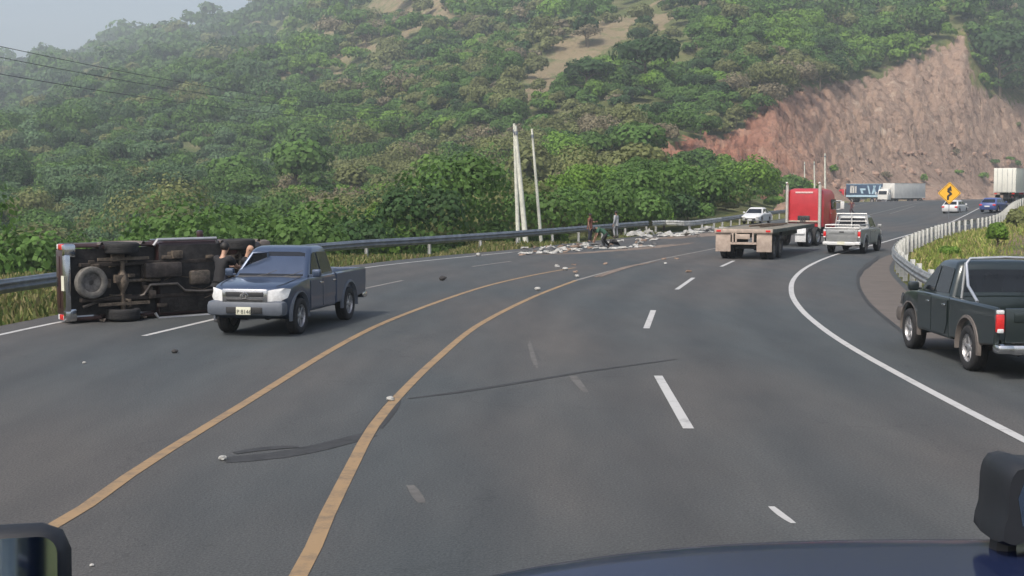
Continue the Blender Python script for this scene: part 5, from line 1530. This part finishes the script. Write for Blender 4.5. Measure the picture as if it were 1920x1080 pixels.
person('person', 'person in dark red clothes striding across the road ahead of the silver pickup', pose(**run), mat('dark_red_shirt', (.12, .03, .035), .85, 0, .2, 20), mat('dark_red_trousers', (.06, .025, .03), .85, 0, .2, 20), M_skind, M_hair, (p.x, p.y, 0), math.radians(200))

# ---- scrap from the crash
M_scrap = mat('white_scrap_panel', (.36, .36, .34), .8, 0, .35, 3)
M_dirt2 = mat('brown_scrap', (.22, .16, .12), .9, 0, .25, 4); M_dk2 = mat('grey_scrap', (.10, .10, .10), .7, 0, .25, 4)
def scrap(px, py, L, Wd, H, lab, grp, m=M_scrap, name='scrap_piece', cat='debris'):
    p = G(px, py); mb = MB()
    n = rnd.randint(5, 8); P = []
    for i in range(n):
        a = 2 * math.pi * i / n; P.append((math.cos(a) * L * rnd.uniform(.35, .6), math.sin(a) * Wd * rnd.uniform(.35, .6), rnd.uniform(.0, H)))
    T = [(x * rnd.uniform(.75, .95), y * rnd.uniform(.75, .95), z + .03 + rnd.uniform(0, H * .6)) for x, y, z in P]
    mb.add(P + T, [tuple(range(n))[::-1], tuple(range(n, 2 * n))] + [(i, (i + 1) % n, n + (i + 1) % n, n + i) for i in range(n)])
    o = mb.build(name, m, None, flat=True); o.location = (p.x, p.y, rise(p.x, p.y) + .01); o.rotation_euler = (0, 0, rnd.uniform(-.5, .5)); tag(o, lab, cat, grp)
for (px, py) in [(980, 477), (992, 478), (1012, 476), (1022, 474), (1042, 471), (1052, 471), (1075, 469), (1085, 472), (1150, 467), (1163, 466), (1180, 465), (1192, 465), (1205, 464), (1218, 463)]:
    scrap(px + rnd.uniform(-3, 3), py + rnd.uniform(-.8, .8), rnd.uniform(.3, .8), rnd.uniform(.2, .6), .07, 'flat white scrap lying in the strip along the left road edge, below the guardrail', 'flat white scrap along the left road edge')
for (px, py) in [(1208, 443), (1214, 441), (1222, 442), (1238, 441), (1244, 443), (1262, 443), (1270, 444), (1285, 442), (1297, 440), (1303, 436), (1308, 432), (1330, 434), (1345, 433), (1362, 431), (1378, 430), (1200, 446), (1218, 446), (1252, 445), (1278, 441), (1290, 444), (1315, 436), (1322, 433), (1338, 430), (1352, 434), (1370, 433)]:
    scrap(px, py + rnd.uniform(-.5, .5), rnd.uniform(.3, 1.2), rnd.uniform(.3, .8), rnd.choice([.08, .14, .3]), 'crumpled white scrap heaped by the crushed guardrail', 'crumpled white scrap by the crushed guardrail')
for k in range(84):
    t = rnd.random(); px = 985 + 420 * t + rnd.uniform(-12, 12); py = 474 - 36 * t + rnd.uniform(-6, 7) - (6 if t > .6 else 0)
    scrap(px, py, rnd.uniform(.15, .6), rnd.uniform(.12, .4), rnd.uniform(.03, .16), 'small scattered scrap fragment strewn on the road by the left guardrail', 'small scrap fragments strewn on the road', rnd.choice([M_scrap, M_scrap, M_dirt2, M_dk2]))
for k in range(9):
    scrap(rnd.uniform(1040, 1300), rnd.uniform(484, 512), rnd.uniform(.12, .3), rnd.uniform(.1, .25), .05, 'small scrap fragment lying far out on the road between the yellow lines', 'scrap fragments between the yellow lines', rnd.choice([M_scrap, M_dirt2]))
scrap(1188, 445, 1.2, .5, .5, 'long pale scrap sheet leaning at the left end of the scrap heap', None)
M_dk = mat('dark_rubbish', (.03, .028, .028), .8, 0, .3, 8)
scrap(1150, 464, .7, .5, .5, 'dark bundle on the ground right of the bending person', None, M_dk, 'bundle', 'bundle')
p = G(1115, 416); 
for (px, py, s_, m_, lab) in [(418, 863, .10, M_scrap, 'small white stone at the left end of the dark tar stain'), (328, 662, .12, M_dk, 'small dark stone on the left lanes below the overturned pickup'), (830, 526, .26, M_dk, 'dark fist-sized lump on the left lanes between two yellow lines and the dashes'),
                              (1008, 545, .20, M_scrap, 'pale stone lying just left of the right yellow line in mid-bend'), (1060, 507, .22, M_scrap, 'pale stone at the far end of the left yellow line'), (732, 752, .12, M_scrap, 'pale flake at the edge of the yellow line where the tar stain meets it'),
                              (897, 480, .24, M_scrap, 'round white lump near the left road edge past the far lane dash'), (1082, 520, .18, M_scrap, 'pale stone touching the right yellow line where it fades'),
                              (158, 682, .07, M_scrap, 'tiny pale stone alone on the leftmost lane'), (172, 1062, .04, M_scrap, 'tiny white pebble right of the left mirror')]:
    p = G(px, py); mb = MB(); mb.ico((0, 0, s_ * .3), s_ * .5, 2, (1, .8, .6), .18); o = mb.build('stone', m_, None, flat=True); o.location = p; tag(o, lab, 'stone')

# ---- the vehicle the photo was taken from: bonnet and mirrors
own = empty('truck', (0, 0, 0), 0, 'dark navy truck in the foreground, glossy bonnet at lower right and two black mirrors', 'truck')
mb = MB(); vs = []; fs = []; nx, ny = 44, 30
pb = mat('navy_truck_paint', (.012, .018, .048), .12, 0, .05, 1.5, spec=.12)
for j in range(ny + 1):
    t = j / ny
    for i in range(nx + 1):
        s = i / nx * 2 - 1
        cx = 1.0; hwid = 1.5 
        X = cx + s * hwid
        fr = 3.05 - .42 * abs(s) ** 3
        Y = 1.15 + (fr - 1.15) * t
        top = 2.305 - .11 * abs(s) ** 2.5 - .10 * max(0, abs(s) - .85) * 3
        Z = top - .03 * t - (.35 * max(0, t - .9) * 10) ** 2 * .9
        vs.append((X, Y, Z))
for j in range(ny):
    for i in range(nx): a = j * (nx + 1) + i; fs.append((a, a + 1, a + nx + 2, a + nx + 1))
mb.add(vs, fs).build('bonnet', pb, own, smoothang=80)
sk = MB(); sk.box((1.12, 1.95, 1.72), (2.0, 1.5, .95), .15); sk.build('engine_cover', pb, own)
def mirror_at(u, v, D, w_, h_, tilt, label, arm):
    c = Vector((u * D, D, CAM_H - v * D)); m = MB()
    d_ = (c - Vector((0, 0, CAM_H))).normalized(); t_ = (Vector((-.62, -.5, 2.35)) - c).normalized()
    M = Matrix.Translation(c) @ (t_ - d_).normalized().to_track_quat('-Y', 'Z').to_matrix().to_4x4()
    m.box((0, .04, 0), (w_, .10, h_), .045, M); o = m.build('mirror_housing', mat('mirror_black', (.010, .012, .016), .6, 0, .2, 6), own, smoothang=50, label=label)
    g = MB(); P = []
    for k, (sx, sz_) in enumerate(((1, 1), (-1, 1), (-1, -1), (1, -1))):
        for i in range(6):
            a = math.radians(90 * k + 90 * i / 5); rr = .028
            P.append(M @ Vector((sx * (w_ / 2 - .016 - rr) + rr * math.cos(a), -.0125, sz_ * (h_ / 2 - .016 - rr) + rr * math.sin(a))))
    g.poly(P); g.build('mirror_glass', mat('mirror_glass', (.42, .50, .56), .04, 1.0, .01, 1), o, flat=True)
    MB().tube([tuple(M @ Vector(q)) for q in arm], .018, 8).build('mirror_arm', M_black, own)
mirror_at((-4 - 960) / FOC, (1105 - HOR) / FOC, 2.05, .185, .175, .30, 'left mirror with a wide dark rim', [(0, .08, -.05), (.05, .2, -.25), (.25, .3, -.5)])
mr = MB()
def pc_(px, py, D): return Vector(((px - 960) / FOC * D, D, CAM_H - (py - HOR) * D / FOC))
Dm = 2.75
ol_ = [(1868, 858), (1890, 853), (1925, 862), (1990, 866), (2010, 900), (2005, 1010), (1950, 1020), (1895, 1008), (1868, 1016), (1848, 1010), (1838, 1000), (1850, 960), (1852, 900), (1858, 872)]
P = [pc_(a + 32, b + 12, Dm) for a, b in ol_]; P = resample(P + [P[0]], .012)[:-1]
lay = []
cen = sum(P, Vector()) / len(P)
vs = []; fs = []; n_ = len(P)
for dy, sc_ in ((-.05, .90), (-.035, .97), (-.01, 1.0), (.06, 1.0), (.12, .93), (.15, .7)):
    for q in P: r_ = cen + (q - cen) * sc_; vs.append((r_.x, r_.y + dy, r_.z))
for k in range(5):
    for i in range(n_): j = (i + 1) % n_; fs.append((k * n_ + i, k * n_ + j, (k + 1) * n_ + j, (k + 1) * n_ + i))
fs += [tuple(range(n_))[::-1], tuple(5 * n_ + i for i in range(n_))]
mr.add(vs, fs); mo = mr.build('mirror_housing', MATS['mirror_black'], own, smoothang=60, label='right mirror rising from the bonnet edge')
gl = MB(); Pg = [pc_(a + 34, b + 12, Dm - .052) for a, b in [(1905, 885), (1985, 885), (1985, 985), (1900, 985), (1890, 930)]]; gl.poly(Pg); gl.build('mirror_glass', mat('dim_mirror', (.10, .14, .20), .15, .8, .3, 8), mo, flat=True)
MB().tube([tuple(cen + Vector((-.03, .05, -.08))), tuple(cen + Vector((-.05, .04, -.22)))], .03, 8).build('mirror_arm', M_black, own)
# cab flank and grab rails behind the left mirror, seen only as its reflection
fl_ = MB(); fl_.box((-.58, -.75, 2.2), (.06, 1.7, 1.5), .03); fl_.build('cab_door', pb, own)
MB().box((-.615, -.6, 2.75), (.012, 1.0, .5), .004).build('cab_window', mat('glass_painted_pale', (.5, .52, .54), .1, .2, .1, 3), own)  # bright reflection put into the glass colour, to show pale in the mirror
gr_ = MB()
gr_.tube([(-.72, .9, 2.75), (-.72, .9, 2.42), (-.70, .5, 2.3)], .022, 8); gr_.tube([(-.74, .1, 2.42), (-.68, -1.3, 2.45)], .02, 8); gr_.box((-.68, .3, 2.62), (.05, .3, .10), .01); gr_.box((-.70, -1.0, 2.6), (.10, .05, .28), .01); gr_.build('grab_rail', M_clear, own)

# ---- air
hz = MB(); hz.box((0, 0, 160), (6400, 6400, 500))
ho = hz.build('haze', bpy.data.materials.new('haze_air'), None, flat=True)
zmin_all = -60
ho.location = (0, 0, 0)
m = ho.data.materials[0]; m.use_nodes = True; n_ = m.node_tree.nodes; n_.remove(n_['Principled BSDF'])
pv = n_.new('ShaderNodeVolumePrincipled'); pv.inputs['Density'].default_value = HAZE; pv.inputs['Color'].default_value = (.82, .93, 1.0, 1); pv.inputs['Anisotropy'].default_value = 0
m.node_tree.links.new(pv.outputs[0], n_['Material Output'].inputs['Volume'])
tag(ho, 'thin pale haze filling the valley air', 'haze', kind='stuff')
